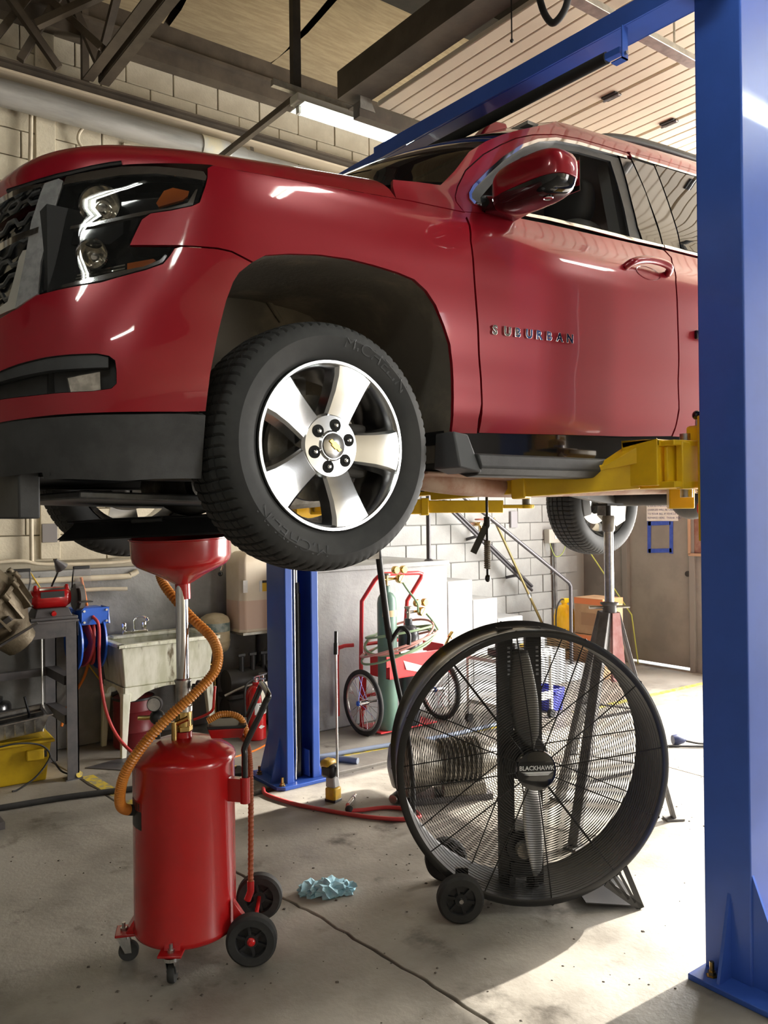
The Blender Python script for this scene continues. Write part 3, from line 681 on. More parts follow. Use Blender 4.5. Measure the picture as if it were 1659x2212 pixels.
mir = twin(carpart('door_mirror', rbox(2.12, 2.285, 1.85, 2.185, 2.825, 2.985, zmin=2.875), M_PAINT))
carpart('mirror_base', rbox(2.125, 2.28, 1.853, 2.19, 2.815, 2.975, zmax=2.874), M_GLOSSB, mir)
carpart('mirror_arm', G().hexa([(2.15, 2.10, 2.825), (2.27, 2.10, 2.825), (2.36, 2.255, 2.86), (2.17, 2.255, 2.86)], [(2.15, 2.10, 2.868), (2.27, 2.10, 2.868), (2.36, 2.255, 2.945), (2.17, 2.255, 2.925)]), M_GLOSSB, mir, bevel=.012)
carpart('puddle_lamp', G().lathe([(.0, -.001), (.014, -.001), (.016, .002), (.018, .0)], 16, (2.185, 1.935, 2.817), (0, 0, -1)), M_CHROME, mir)
carpart('mirror_glass', G().box(2.284, 2.287, 1.88, 2.15, 2.85, 2.965), M_CHROME, mir)

# --- headlight: dark bowl, reflectors, amber pieces, chrome strips and clear lens
hl = twin(panel('headlight', CAR['headlight'], M_GLOSSB, off=-.065, thick=.004, gap=-.006))
panel('lamp_bezel', CAR['headlight'], M_TRIM, hl, off=-.001, thick=.07, gap=0, rim=True)
for key, m, off in (('hl_top_chrome', M_CHROME, .004), ('hl_mid_chrome', M_CHROME, -.012), ('hl_low_chrome', M_CHROME, -.006), ('amber_up', M_AMBER, -.02), ('amber_lo', M_AMBER, -.02)):
    panel('chrome_strip' if 'chrome' in key else 'amber_reflector', CAR[key], m, hl, off=off, thick=.012, gap=0)
def bowl(s, z, r, dep, m, nm, squash=1.0):
    c = V(onbody(s, z, -.012)); nrm = V(tuple(bnorm(np.array([s]), np.array([z]))[0])); nrm = (nrm * .5 + V(-.55, -.75, 0)).normalized()
    g = G().lathe([(r, .0), (r * .92, -dep * .45), (r * .7, -dep * .8), (r * .34, -dep), (.30 * r, -dep * .9), (.30 * r, -dep * .5), (.22 * r, -dep * .4), (0, -dep * .38)], 40, c, nrm)
    carpart(nm, g, m, hl); carpart('lamp_ring', G().lathe([(r * 1.0, .0), (r * 1.06, .004), (r * 1.10, -.004)], 40, c, nrm), M_CHROME, hl)
bowl(.725, 2.634, .056, .05, M_FOGL, 'lamp_reflector')
bowl(.705, 2.487, .042, .05, M_FOGL, 'lamp_reflector')
panel('lamp_shelf', [(.57, 2.565), (.80, 2.595), (.80, 2.55), (.76, 2.52), (.62, 2.52), (.57, 2.54)], M_GLOSSB, hl, off=-.02, thick=.03, gap=0)
for k in range(5):
    z0 = 2.40 + k * .010
    panel('lamp_rib', [(.60 + k * .01, z0), (.80, z0 + .028), (.80, z0 + .032), (.60 + k * .01, z0 + .004)], M_FOGL, hl, off=-.045, thick=.01, gap=0, grid=.06)
panel('lamp_lens', CAR['headlight'], M_LENS, hl, off=.001, thick=.003, gap=.002)
# --- fog lamp recess
fog = twin(panel('fog_lamp_recess', CAR['fogbezel'], M_TRIM, off=-.045, thick=.004, gap=-.01))
panel('recess_wall', CAR['fogbezel'], M_TRIM, fog, off=.001, thick=.055, gap=-.001, rim=True)
panel('upper_lip', [(.27, 2.147), (.426, 2.156), (.5, 2.169), (.592, 2.182), (.66, 2.187), (.736, 2.189), (.765, 2.183), (.765, 2.155), (.70, 2.152), (.60, 2.148), (.50, 2.138), (.43, 2.130), (.27, 2.122)], M_TRIM, fog, off=-.004, thick=.03, gap=0)
panel('fog_lamp', CAR['foglight'], M_FOGL, fog, off=-.022, thick=.02, gap=0)
panel('fog_lens', CAR['foglight'], M_LENS, fog, off=-.018, thick=.003, gap=-.002)
# --- grille: chrome surround, honeycomb, bars
gs = twin(panel('grille_surround', CAR['grille_side'], mat('satin_chrome', (.62, .62, .62), .25, .65, col2=(.45, .45, .46), nscale=30), off=.004, thick=.03, gap=0))
panel('grille_back', [(-.25, 2.30), (.47, 2.33), (.475, 2.43), (.49, 2.59), (.52, 2.70), (-.25, 2.72)], M_GLOSSB, gs, off=-.07, thick=.004, gap=0)
panel('grille_bar', [(-.25, 2.515), (.30, 2.522), (.48, 2.545), (.52, 2.552), (.52, 2.57), (.48, 2.565), (.30, 2.548), (-.25, 2.54)], M_CHROME, gs, off=.008, thick=.05, gap=0)
panel('grille_bar', [(-.25, 2.685), (.30, 2.69), (.50, 2.695), (.52, 2.705), (.30, 2.715), (-.25, 2.712)], M_CHROME, gs, off=.004, thick=.05, gap=0)
panel('grille_frame', [(-.25, 2.30), (.40, 2.325), (.465, 2.335), (.47, 2.43), (.475, 2.51), (.455, 2.51), (.44, 2.49), (.425, 2.36), (.38, 2.345), (-.25, 2.33)], mat('satin_silver', (.62, .60, .54), .35, .6), gs, off=.002, thick=.04, gap=0)
for z0, z1 in ((2.35, 2.505), (2.575, 2.685)):
    rows = int((z1 - z0) / .042)
    for r in range(rows + 1):
        zc_ = z0 + (z1 - z0) * r / rows; pts = []; k = 0; s = -.24
        while s < .465:
            pts.append(onbody(s, zc_ + (.010 if (k // 2) % 2 else -.010) * (1 if r % 2 else -1), -.03)); s += .028 if k % 2 else .045; k += 1
        carpart('grille_mesh', G().tube(pts, .0075, 6), mat('grille_grey', (.10, .105, .11), .3, .6), gs)
# --- hood
CRX = [1.05, 1.27, 1.54, 1.81, 2.1]; CRZ = [2.758, 2.765, 2.788, 2.8155, 2.836]
S0 = float(SL[0])
def hood(u, v):
    # u 0 near crease .. 1 far crease ; v 0 front .. 1 rear
    mu = 1 - abs(2 * u - 1)            # 0 at edges, 1 at centre
    sgn = -1 if u < .5 else 1
    sf = 1.06 + (S0 - 1.06) * mu ** .9
    zt = float(np.interp(sf, [S0, .3, .52, .6, .7, .8, .9, 1.0, 1.06], [2.722, 2.722, 2.718, 2.726, 2.740, 2.753, 2.756, 2.758, 2.760]))
    pf = body(np.array([sf]), np.array([zt]))[0]
    xr = 1.745 - .20 * (1 - (1 - mu) ** 2)
    pe = body(np.array([1.745]), np.array([2.809]))[0]
    yr = pe[1] + (3.2 - pe[1]) * mu
    rise = .072 * (1 - math.exp(-mu / .045)) + .105 * (1 - (1 - mu) ** 2.5)
    w = (1 - math.exp(-v / .09)) / (1 - math.exp(-1 / .09))
    vv = v ** 1.35 if mu > .02 else v
    x = pf[0] + (xr - pf[0]) * vv
    y = pf[1] + (yr - pf[1]) * vv
    z = pf[2] * (1 - w) + (2.760 + (2.809 - 2.760) * vv + rise * (.62 + .38 * vv)) * w
    if sgn > 0: y = 6.4 - y
    return (x, y, z)
patch('hood', hood, 80, 40, M_PAINT)
seam = G().tube([V(onbody(*p)) for p in ((.30, 2.722, .003), (.50, 2.716, .003), (.56, 2.722, .003), (.62, 2.728, .003), (.70, 2.742, .003), (.76, 2.752, .002), (.80, 2.758, .0))] , .008, 8)
carpart('hood_seam', seam, M_GLOSSB)
carpart('cowl', G().tube(curve([(1.74, 2.275, 2.845), (1.66, 2.5, 2.945), (1.585, 2.85, 2.99), (1.56, 3.2, 2.995), (1.585, 3.55, 2.99), (1.66, 3.9, 2.945), (1.74, 4.125, 2.845)], 6), .018, 8), M_TRIM)
# --- windshield, roof
AE = APEDGE[1:]
def edge_at(t):
    n = len(AE) - 1; i = min(n - 1, int(t * n)); f = t * n - i
    s = AE[i][0] + (AE[i + 1][0] - AE[i][0]) * f; z = AE[i][1] + (AE[i + 1][1] - AE[i][1]) * f
    return body(np.array([s]), np.array([z]))[0]
def wshield(u, v):
    p = edge_at(v); mu = 1 - abs(2 * u - 1); b = 1 - (1 - mu) ** 2
    y = p[1] + (3.2 - p[1]) * mu
    if u > .5: y = 6.4 - y
    return (p[0] - (.28 - .18 * v) * b, y, p[2] + (.05 + .03 * v) * b - .004)
patch('windshield', wshield, 30, 24, M_TINT)
def roof(u, v):
    s = 2.90 + 2.8 * v; mu = 1 - abs(2 * u - 1)
    z = float(np.interp(s, [2.9, 3.2, 3.6, 4.6, 5.7], [3.50, 3.545, 3.575, 3.62, 3.60]))
    p = body(np.array([s]), np.array([z]))[0]; b = 1 - (1 - mu) ** 2
    y = p[1] + (3.2 - p[1]) * mu
    if u > .5: y = 6.4 - y
    return (p[0] - .10 * b * (1 - v), y, p[2] + .08 * b - .003)
patch('roof', roof, 30, 40, M_PAINT)
fin = G().hexa([(2.82, 2.94, 3.55), (3.06, 2.93, 3.57), (3.06, 3.06, 3.57), (2.82, 3.05, 3.55)], [(2.94, 2.97, 3.69), (3.045, 2.965, 3.70), (3.045, 3.015, 3.70), (2.94, 3.01, 3.69)])
carpart('antenna_fin', fin, M_PAINT, bevel=.012, seg=3)
rr_ = twin(carpart('roof_rail', G().tube(curve([(3.32, 2.66, 3.56), (3.45, 2.65, 3.615), (3.8, 2.64, 3.66), (4.6, 2.64, 3.70), (5.4, 2.66, 3.69), (5.6, 2.68, 3.63)], 6), .022, 10), M_BLACKP))
# --- tailgate and rear closing panels
def tail(u, v): y = 2.24 + 1.92 * u; b = 1 - (2 * u - 1) ** 4; z = 2.0 + 1.55 * v; return (5.80 + .34 * b - max(0, v - .55) * .25, y if v < .6 else 3.2 + (y - 3.2) * (1 - (v - .6) * .55), z)
patch('tailgate', tail, 24, 20, M_PAINT)
# --- wheel liners, blackout boxes, underside
def arch_liner(nm, pts, y0, y1):
    g = G(); n = len(pts); v = []
    v += [(p[0], float(body(np.array([p[0]]), np.array([p[1]]))[0][1]) + .010, p[1]) for p in pts]
    for y in ((y0 * 2 + y1) / 3, (y0 + 2 * y1) / 3, y1): v += [(p[0], y, p[1]) for p in pts]
    f = [(r * n + i, r * n + i + 1, (r + 1) * n + i + 1, (r + 1) * n + i) for r in range(3) for i in range(n - 1)]
    f.append(tuple(3 * n + i for i in range(n)))
    return carpart(nm, g.add(v, f), M_LINER, smooth=50)
arch = [(1.04, 2.0), (1.04, 2.04), (1.043, 2.095), (1.05, 2.15), (1.061, 2.2), (1.071, 2.256), (1.0855, 2.311), (1.099, 2.366), (1.119, 2.42), (1.14, 2.452), (1.18, 2.49), (1.22, 2.515), (1.30, 2.534), (1.41, 2.55), (1.52, 2.556), (1.615, 2.553), (1.72, 2.545), (1.79, 2.532), (1.84, 2.503), (1.881, 2.461), (1.923, 2.391), (1.953, 2.333), (1.965, 2.271), (1.968, 2.21), (1.97, 2.11), (1.984, 2.0), (1.984, 1.93)]
c0 = V(1.505, 2.2)
arch = [tuple(V(*p) + (V(*p) - c0).normalized() * .012) for p in arch]
twin(arch_liner('wheel_liner', arch, 2.19, 2.86))
for pts in (((1.36, 2.85, 2.45), (1.345, 2.85, 2.54), (1.39, 2.85, 2.63)), ((1.45, 2.85, 2.64), (1.57, 2.85, 2.60), (1.66, 2.85, 2.50))): carpart('liner_rib', G().tube(curve(pts, 6), .010, 8), M_LINER)
ra = [(4.42 + 0, 2.0)] + [(4.97 + .53 * math.cos(a), 2.05 + .545 * math.sin(a)) for a in [PI - PI * k / 18 for k in range(19)]] + [(5.50, 2.0)]
twin(arch_liner('wheel_liner', ra, 2.19, 2.80))
M_INNER = mat('inner_blackout', (.012, .012, .012), .9)
carpart('inner_blackout', G().box(2.06, 4.36, 2.27, 4.13, 1.99, 2.86).box(.72, 2.06, 2.88, 3.52, 2.0, 2.70).box(1.99, 2.06, 2.27, 4.13, 1.99, 2.78).box(4.36, 5.8, 2.82, 3.58, 2.0, 2.9).box(.66, 1.02, 2.42, 3.98, 1.86, 2.62), M_INNER)  # black boxes added behind the panels to block light inside the body
carpart('underside', G().box(2.0, 5.7, 2.32, 4.08, 1.90, 1.985), M_UNDER, bevel=.01)
for y in (2.66, 3.74): carpart('frame_rail', G().box(.75, 5.9, y - .05, y + .05, 1.86, 1.98), M_UNDER, bevel=.01)
# --- rocker and running board
rb = twin(carpart('running_board', G().prism([(2.135, 1.948), (2.30, 1.965), (2.30, 1.90), (2.20, 1.868), (2.145, 1.872), (2.118, 1.90)], lambda a, b, t: (t, a, b), 2.03, 4.42), M_TRIM, bevel=.006))
carpart('board_end', G().hexa([(1.965, 2.16, 1.90), (2.035, 2.118, 1.88), (2.035, 2.30, 1.88), (1.965, 2.30, 1.90)], [(1.975, 2.20, 2.03), (2.035, 2.19, 2.02), (2.035, 2.30, 2.02), (1.975, 2.30, 2.03)]), mat('grey_trim', (.10, .10, .105), .5), rb, bevel=.006)
carpart('rocker_panel', G().box(2.0, 4.42, 2.225, 2.28, 1.95, 2.05), M_GLOSSB, rb)
# --- interior seen through the glass
M_SEAT = mat('seat_fabric', (.045, .042, .038), .8)
for y in (2.62, 3.55):
    st0 = carpart('front_seat', rbox(2.55, 3.1, y - .23, y + .25, 2.42, 2.60), M_SEAT)
    carpart('seat_back', rbox(2.95, 3.20, y - .23, y + .25, 2.45, 3.10), M_SEAT, st0); carpart('headrest', rbox(3.05, 3.17, y - .13, y + .14, 3.08, 3.30), M_SEAT, st0)
carpart('headliner', G().box(2.75, 5.6, 2.55, 3.85, 3.46, 3.475), mat('headliner_cloth', (.30, .28, .25), .9))
carpart('dashboard', rbox(1.95, 2.45, 2.36, 4.04, 2.55, 2.93), M_BLACKP)
carpart('inner_pillar', G().hexa([(3.16, 2.34, 2.85), (3.34, 2.34, 2.85), (3.34, 2.40, 2.85), (3.16, 2.40, 2.85)], [(3.22, 2.50, 3.44), (3.36, 2.50, 3.44), (3.36, 2.56, 3.44), (3.22, 2.56, 3.44)]), mat('pillar_cloth', (.22, .21, .19), .8))
# --- suspension, skid plate, drivetrain seen below the bumper
carpart('skid_plate', G().hexa([(.80, 2.62, 1.80), (1.52, 2.58, 1.775), (1.52, 3.82, 1.775), (.80, 3.78, 1.80)], [(.80, 2.62, 1.825), (1.52, 2.58, 1.80), (1.52, 3.82, 1.80), (.80, 3.78, 1.825)]), mat('skid_steel', (.14, .145, .15), .45, .7, col2=(.08, .08, .08), nscale=7), bevel=.006)
carpart('differential', G().ball((1.46, 3.28, 1.86), .15, 20, 12, (1, .9, .8)).join(G().cyl((1.46, 3.1, 1.87), (1.46, 3.65, 1.87), .075, 16)), M_CAST)
carpart('oil_pan', G().hexa([(1.62, 2.95, 1.75), (2.15, 2.95, 1.79), (2.15, 3.45, 1.79), (1.62, 3.45, 1.75)], [(1.55, 2.88, 1.95), (2.2, 2.88, 1.95), (2.2, 3.52, 1.95), (1.55, 3.52, 1.95)]), M_CAST, bevel=.02)
for y, s in ((2.62, -1), (3.78, 1)):
    carpart('control_arm', G().bar((1.30, y + .06 * -s, 1.90), (1.46, y + s * .26, 1.83), .07, .05).bar((1.72, y + .06 * -s, 1.90), (1.48, y + s * .26, 1.83), .07, .05), M_UNDER, bevel=.01)
    carpart('drive_shaft', G().cyl((1.46, 3.2 + s * .15, 1.87), (1.473, 3.2 + s * .78, 1.95), .022, 12), M_UNDER)
    carpart('steering_knuckle', G().cyl((1.473, 3.2 + s * .70, 1.96), (1.473, 3.2 + s * .86, 1.96), .10, 20).bar((1.473, 3.2 + s * .72, 1.80), (1.473, 3.2 + s * .74, 2.2), .07, .06), M_CAST)
    carpart('coil_strut', G().cyl((1.47, 3.2 + s * .62, 1.90), (1.47, 3.2 + s * .60, 2.2), .045, 14), M_UNDER)
carpart('exhaust_pipe', G().tube(curve([(1.9, 2.5, 1.90), (2.2, 2.46, 1.86), (2.6, 2.52, 1.85), (3.2, 2.6, 1.86), (4.4, 2.62, 1.88)], 6), .05, 12), M_RUST)
carpart('heat_shield', G().hexa([(1.97, 2.34, 1.885), (2.5, 2.34, 1.878), (2.5, 2.5, 1.865), (1.97, 2.5, 1.875)], [(1.97, 2.34, 1.895), (2.5, 2.34, 1.888), (2.5, 2.5, 1.90), (1.97, 2.5, 1.90)]), M_RUST, bevel=.008)
carpart('rear_axle', G().cyl((5.0, 2.45, 1.82), (5.0, 3.95, 1.82), .055, 16).ball((5.0, 3.2, 1.82), .15, 20, 12), M_UNDER)
for s in (-1, 1):
    carpart('trailing_arm', G().bar((4.2, 3.2 + s * .45, 1.88), (4.98, 3.2 + s * .62, 1.80), .05, .06), M_UNDER)
    carpart('shock_absorber', G().cyl((5.06, 3.2 + s * .60, 1.80), (4.95, 3.2 + s * .50, 2.2), .03, 12), M_BLACKP)
    carpart('axle_bracket', G().prism([(4.86, 1.70), (4.98, 1.62), (5.08, 1.66), (5.10, 1.9), (4.9, 1.92)], lambda a, b, t: (a, t, b), 3.2 + s * .60, 3.2 + s * .68), M_CAST)
carpart('air_dam', G().box(.60, .66, 2.52, 3.88, 1.74, 1.88), M_TRIM, bevel=.006)

# --- wheels: tyre with cut tread, five wide spokes, six lugs
def make_wheel():
    w = bpy.data.objects.new('wheel', None); COL.objects.link(w); w.parent = car; w.empty_display_size = .05
    # local frame: axle along +Y inwards, y=0 outer face
    prof = [(.268, .040), (.275, .022), (.29, .010), (.315, .002), (.345, -.004), (.368, .004), (.384, .016), (.395, .030)]
    tread = []
    ys = [.030, .046, .052, .054, .0545, .060, .0605, .088, .0885, .096, .0965, .134, .1345, .142, .1425, .180, .1805, .188, .1885, .216, .222, .226, .238]
    gro = {4, 5, 8, 9, 12, 13, 16, 17}
    for i, y in enumerate(ys):
        rr = .4045 - .010 * abs((y - .138) / .1) ** 3
        tread.append((rr - (.009 if i in gro else 0), y, not i in gro))
    inner = [(.395, .246), (.384, .260), (.368, .271), (.345, .278), (.315, .274), (.29, .265), (.275, .253), (.268, .235)]
    allp = [(r, y, False) for r, y in prof[:-1]] + tread + [(r, y, False) for r, y in inner]
    nb = 76; N = nb * 4; v = []; m = len(allp); f = []
    for k in range(N):
        ph = k % 4
        for i, (r, y, tr_) in enumerate(allp):
            sk = (y - .138) * .25
            a = 2 * PI * (k + .0) / N + (sk * (1 if y < .09 else (-1 if y > .19 else .6)) if tr_ else 0) * .3
            cut = .006 if (tr_ and ph == 0) else (.006 if (tr_ and ph == 1 and False) else 0)
            if not tr_ and r > .383 and ph == 0: cut = .005
            if tr_ and ph == 1: a -= 2 * PI / N * .55
            v.append(((r - cut) * math.cos(a), y, (r - cut) * math.sin(a)))
    for k in range(N):
        k2 = (k + 1) % N
        for i in range(m - 1): f.append((k * m + i, k * m + i + 1, k2 * m + i + 1, k2 * m + i))
    m_t = mat('tyre_rubber', (.020, .021, .021), .72, col2=(.034, .034, .033), nscale=5)
    tyre = obj('tyre', G().add(v, f), m_t, w, smooth=28)
    gl = G()
    for txt, a0 in (('MICHELIN', 62), ('MICHELIN', 242)):
        gl = G()
        g = textgeo(txt, .052, .0006, sx=1.25)
        wd = max(p[0] for p in g.v)
        for i, p in enumerate(g.v):
            a = R(a0) - (p[0] - wd / 2) / .335; rr = .318 + p[1]
            # sit on the sidewall
            yy = float(np.interp(rr, [.29, .315, .345, .368], [.010, .002, -.004, .004]))
            g.v[i] = (rr * math.cos(a), yy - .0012 - p[2] * .5, rr * math.sin(a))
        gl.join(g)
        obj('tyre_lettering', gl, mat('tyre_letter_rubber', (.034, .035, .036), .6), tyre, smooth=0, weld=False)
    rim = obj('rim', G().lathe([(.268, .040), (.274, .018), (.271, .010), (.262, .010), (.254, .020), (.247, .060), (.235, .10), (.232, .20), (.262, .235), (.268, .25)], 72, (0, 0, 0), (0, 1, 0)), M_ALU, w)
    def spoke():
        rows = [(.085, .050, .036, .030), (.12, .052, .030, .028), (.17, .057, .020, .03), (.22, .066, .014, .03), (.262, .080, .013, .03)]
        v = []; f = []
        for r, hw, y, d in rows:
            for t, yy in ((-1.0, y + .055), (-1.0, y + .012), (-.84, y + .001), (-.4, y - .001), (0, y - .001), (.4, y - .001), (.84, y + .001), (1.0, y + .012), (1.0, y + .055)):
                v.append((r, yy, hw * t * (1.16 if abs(t) == 1 and yy > y + .03 else 1)))
        c = 9
        for i in range(len(rows) - 1):
            for j in range(c): f.append((i * c + j, i * c + (j + 1) % c, (i + 1) * c + (j + 1) % c, (i + 1) * c + j))
        f.append(tuple(range(c - 1, -1, -1))); f.append(tuple((len(rows) - 1) * c + j for j in range(c)))
        return G().add(v, f)
    sp = obj('spoke', spoke(), M_ALU, rim, smooth=25)
    for k in range(1, 5): like(sp, rim, rot=(0, -k * 2 * PI / 5, 0))
    obj('rim_hub', G().lathe([(.0, .018), (.044, .018), (.05, .026), (.098, .030), (.106, .040), (.10, .09), (.0, .10)], 48, (0, 0, 0), (0, 1, 0)), M_ALU, rim)
    cap = obj('centre_cap', G().lathe([(0, .008), (.028, .009), (.040, .013), (.042, .020)], 36, (0, 0, 0), (0, 1, 0)), M_ALU, rim)
    bow = [(-.030, -.007), (-.030, .007), (-.012, .007), (-.012, .012), (.014, .012), (.014, .007), (.030, .007), (.030, -.007), (.014, -.007), (.014, -.012), (-.012, -.012), (-.012, -.007)]
    ca, sa = math.cos(R(40)), math.sin(R(40))
    obj('emblem', G().prism([(x + y * .25, y) for x, y in bow], lambda a, b, t: (.85 * (a * ca + b * sa), t, .85 * (-a * sa + b * ca)), .004, .010), mat('gold_emblem', (.75, .52, .12), .3, .8), cap, bevel=.001)
    pk = obj('lug_pocket', G().cyl((.068, .0255, 0), (.068, .05, 0), .0205, 18), M_INNER, rim)
    nu = obj('lug_nut', G().lathe([(0, .013), (.005, .014), (.008, .019), (.0095, .05)], 8, (.068, 0, 0), (0, 1, 0)), M_CHROME, rim)
    for k in range(6):
        a = -R(20) - k * PI / 3
        if k == 0: pk.rotation_euler = (0, a, 0); nu.rotation_euler = (0, a, 0)
        else: like(pk, rim, rot=(0, a, 0)); like(nu, rim, rot=(0, a, 0))
    disc = obj('brake_disc', G().lathe([(.10, .135), (.175, .13), (.175, .155), (.10, .155)], 40, (0, 0, 0), (0, 1, 0), closed=True), M_CAST, w)
    obj('brake_caliper', G().box(.09, .19, .10, .19, -.09, .09), M_UNDER, w, bevel=.012)
    return w
def copytree(o, parent):
    c = o.copy(); COL.objects.link(c); c.parent = parent
    for ch in list(o.children): copytree(ch, c)
    return c
w0 = make_wheel()
w0.location = (1.473 - CARO[0], 2.195 - CARO[1], 1.96 - CARO[2]); w0.rotation_euler = (0, R(2), 0)
for (x, y, z, rz, ry) in ((1.473, 4.205, 1.945, PI, 20), (5.05, 2.195, 1.81, 0, 40), (5.05, 4.205, 1.81, PI, 10)):
    c = copytree(w0, car); c.location = (x - CARO[0], y - CARO[1], z - CARO[2]); c.rotation_euler = (0, R(ry), rz)
# --- mirrored twins on the far side
def mirror_tree(o, parent, top):
    c = o.copy(); COL.objects.link(c); c.parent = parent
    if top: c.scale = (1, -1, 1)
    for ch in list(o.children): mirror_tree(ch, c, False)
for o in NEAR: mirror_tree(o, car, True)
fwn = panel('door_window', CAR['glass'], M_TINT2, car, off=-.002, gap=0, thick=.004); fwn.scale = (1, -1, 1); fwn['label'] = 'closed side window on the far door'

# ------------------------------------------------------------------ two-post lift
M_BLUE = mat('blue_lift_paint', (.038, .105, .45), .38, col2=(.034, .095, .40), nscale=3, coat=.15)
M_YLIFT = mat('yellow_lift_paint', (.86, .55, .010), .35, col2=(.74, .45, .010), nscale=5, coat=.2, col3=(.20, .13, .04), n3=16, lo3=.70, hi3=.76)
lift = thing('two_post_lift', 'blue two-post lift with overhead beam and yellow arms holding the car', 'lift', (0, 0, 0))
def column(x0, x1, yo, yi, ztop):
    # C-section open towards the car (yi side)
    s = 1 if yi > yo else -1; t = .012; g = G()
    y0, y1 = min(yo, yi), max(yo, yi)
    pts = [(x0, yi), (x0, yo), (x1, yo), (x1, yi), (x1 - .055, yi), (x1 - .055, yi - s * t), (x1 - t, yi - s * t), (x1 - t, yo + s * t), (x0 + t, yo + s * t), (x0 + t, yi - s * t), (x0 + .055, yi - s * t), (x0 + .055, yi)]
    return g.prism(pts, lambda a, b, z: (a, b, z), .018, ztop)
cn = obj('column', column(2.845, 3.10, 1.605, 1.79, 3.80), M_BLUE, lift, bevel=.006, smooth=0); cn['label'] = 'near blue lift column'
cf = obj('column', column(2.685, 2.935, 4.85, 4.61, 3.80), M_BLUE, lift, bevel=.006, smooth=0); cf['label'] = 'far blue lift column'
def base(x0, x1, y0, y1, par, ch):
    obj('base_plate', G().prism([(x0, y0 + ch), (x0 + ch, y0), (x1, y0), (x1, y1), (x0 + ch, y1), (x0, y1 - ch)], lambda a, b, z: (a, b, z), 0, .022), M_BLUE, par, bevel=.003)
base(2.745, 3.30, 1.40, 1.80, cn, .0); base(2.60, 3.03, 4.555, 5.0, cf, .04)
def gus(par, p, q, r, th, ax):
    n = V(ax) * th / 2
    obj('gusset', G().add([tuple(V(a) - n) for a in (p, q, r)] + [tuple(V(a) + n) for a in (p, q, r)], [(0, 1, 2), (5, 4, 3), (0, 3, 4, 1), (1, 4, 5, 2), (2, 5, 3, 0)]), M_BLUE, par)
gus(cn, (2.845, 1.69, .022), (2.765, 1.69, .022), (2.845, 1.69, .33), .012, (0, 1, 0))
gus(cn, (2.86, 1.605, .022), (2.86, 1.45, .022), (2.86, 1.605, .42), .012, (1, 0, 0))
gus(cf, (2.685, 4.70, .022), (2.615, 4.70, .022), (2.685, 4.70, .30), .012, (0, 1, 0))
gus(cf, (2.70, 4.85, .022), (2.70, 4.985, .022), (2.70, 4.85, .33), .012, (1, 0, 0))
gus(cf, (2.935, 4.72, .022), (3.01, 4.72, .022), (2.935, 4.72, .26), .012, (0, 1, 0))
for par, pts in ((cn, ((2.80, 1.735), (2.80, 1.45))), (cf, ((2.645, 4.60), (2.645, 4.90), (2.985, 4.60)))):
    for x, y in pts: obj('anchor_bolt', G().lathe([(0, .075), (.009, .075), (.009, .04), (.016, .04), (.016, .025), (.022, .025), (.022, .022), (0, .022)], 6, (x, y, 0)), M_BRASS, par)
# inside of the far column: cylinder, rod, equaliser cable
obj('column_shade', G().box(2.70, 2.92, 4.832, 4.836, .03, 3.7), mat('shaded_column_blue', (.01, .03, .16), .5), cf)  # added sheet over the back wall, shade inside the column put into its blue
obj('lift_cylinder', G().cyl((2.82, 4.70, .03), (2.82, 4.70, 1.22), .030, 20), M_BLACKM, cf)
obj('cylinder_gland', G().cyl((2.82, 4.70, 1.22), (2.82, 4.70, 1.29), .024, 20), M_BLACKP, cf)
obj('cylinder_rod', G().cyl((2.82, 4.70, 1.29), (2.82, 4.70, 2.3), .017, 20), M_CHROME, cf)
obj('cable', G().tube(curve([(2.765, 4.64, .03), (2.768, 4.64, .12), (2.775, 4.645, .22), (2.775, 4.65, .6), (2.775, 4.65, 3.6)], 4), .007, 8), M_STEEL, cf)
obj('inner_tab', G().box(2.862, 2.867, 4.63, 4.70, .03, .20), M_BLUE, cf)
# overhead beam with padded shut-off bar
bmn = obj('cross_beam', G().hexa([(2.78, 1.60, 3.66), (2.91, 1.60, 3.66), (2.855, 4.80, 3.67), (2.725, 4.80, 3.67)], [(2.78, 1.60, 3.665), (2.91, 1.60, 3.665), (2.855, 4.80, 3.675), (2.725, 4.80, 3.675)]), M_BLUE, lift)
obj('beam_side', G().hexa([(2.772, 1.60, 3.66), (2.78, 1.60, 3.66), (2.725, 3.65, 3.66), (2.717, 3.65, 3.66)], [(2.772, 1.60, 3.735), (2.78, 1.60, 3.735), (2.725, 3.65, 3.735), (2.717, 3.65, 3.735)]), M_BLUE, bmn)
obj('beam_side', G().hexa([(2.735, 3.4, 3.665), (2.743, 3.4, 3.665), (2.733, 4.80, 3.675), (2.725, 4.80, 3.675)], [(2.735, 3.4, 3.715), (2.743, 3.4, 3.715), (2.733, 4.80, 3.72), (2.725, 4.80, 3.72)]), M_BLUE, bmn)
obj('beam_side', G().hexa([(2.905, 1.60, 3.66), (2.913, 1.60, 3.66), (2.858, 4.80, 3.67), (2.85, 4.80, 3.67)], [(2.905, 1.60, 3.735), (2.913, 1.60, 3.735), (2.858, 4.80, 3.745), (2.85, 4.80, 3.745)]), M_BLUE, bmn)
sb = obj('shut_off_bar', G().cyl((2.765, 2.13, 3.57), (2.72, 4.35, 3.578), .024, 18), mat('foam_sleeve', (.018, .018, .018), .85), bmn)
obj('bar_end', G().bar((2.768, 2.06, 3.569), (2.765, 2.14, 3.57), .03, .025), M_BLUE, bmn)
obj('hanger', G().box(2.752, 2.788, 2.045, 2.05, 3.53, 3.66).box(2.752, 2.788, 2.045, 2.10, 3.53, 3.535), M_BLUE, bmn)
obj('hanger_bolt', G().cyl((2.77, 2.035, 3.552), (2.77, 2.06, 3.552), .008, 10), M_STEEL, bmn)
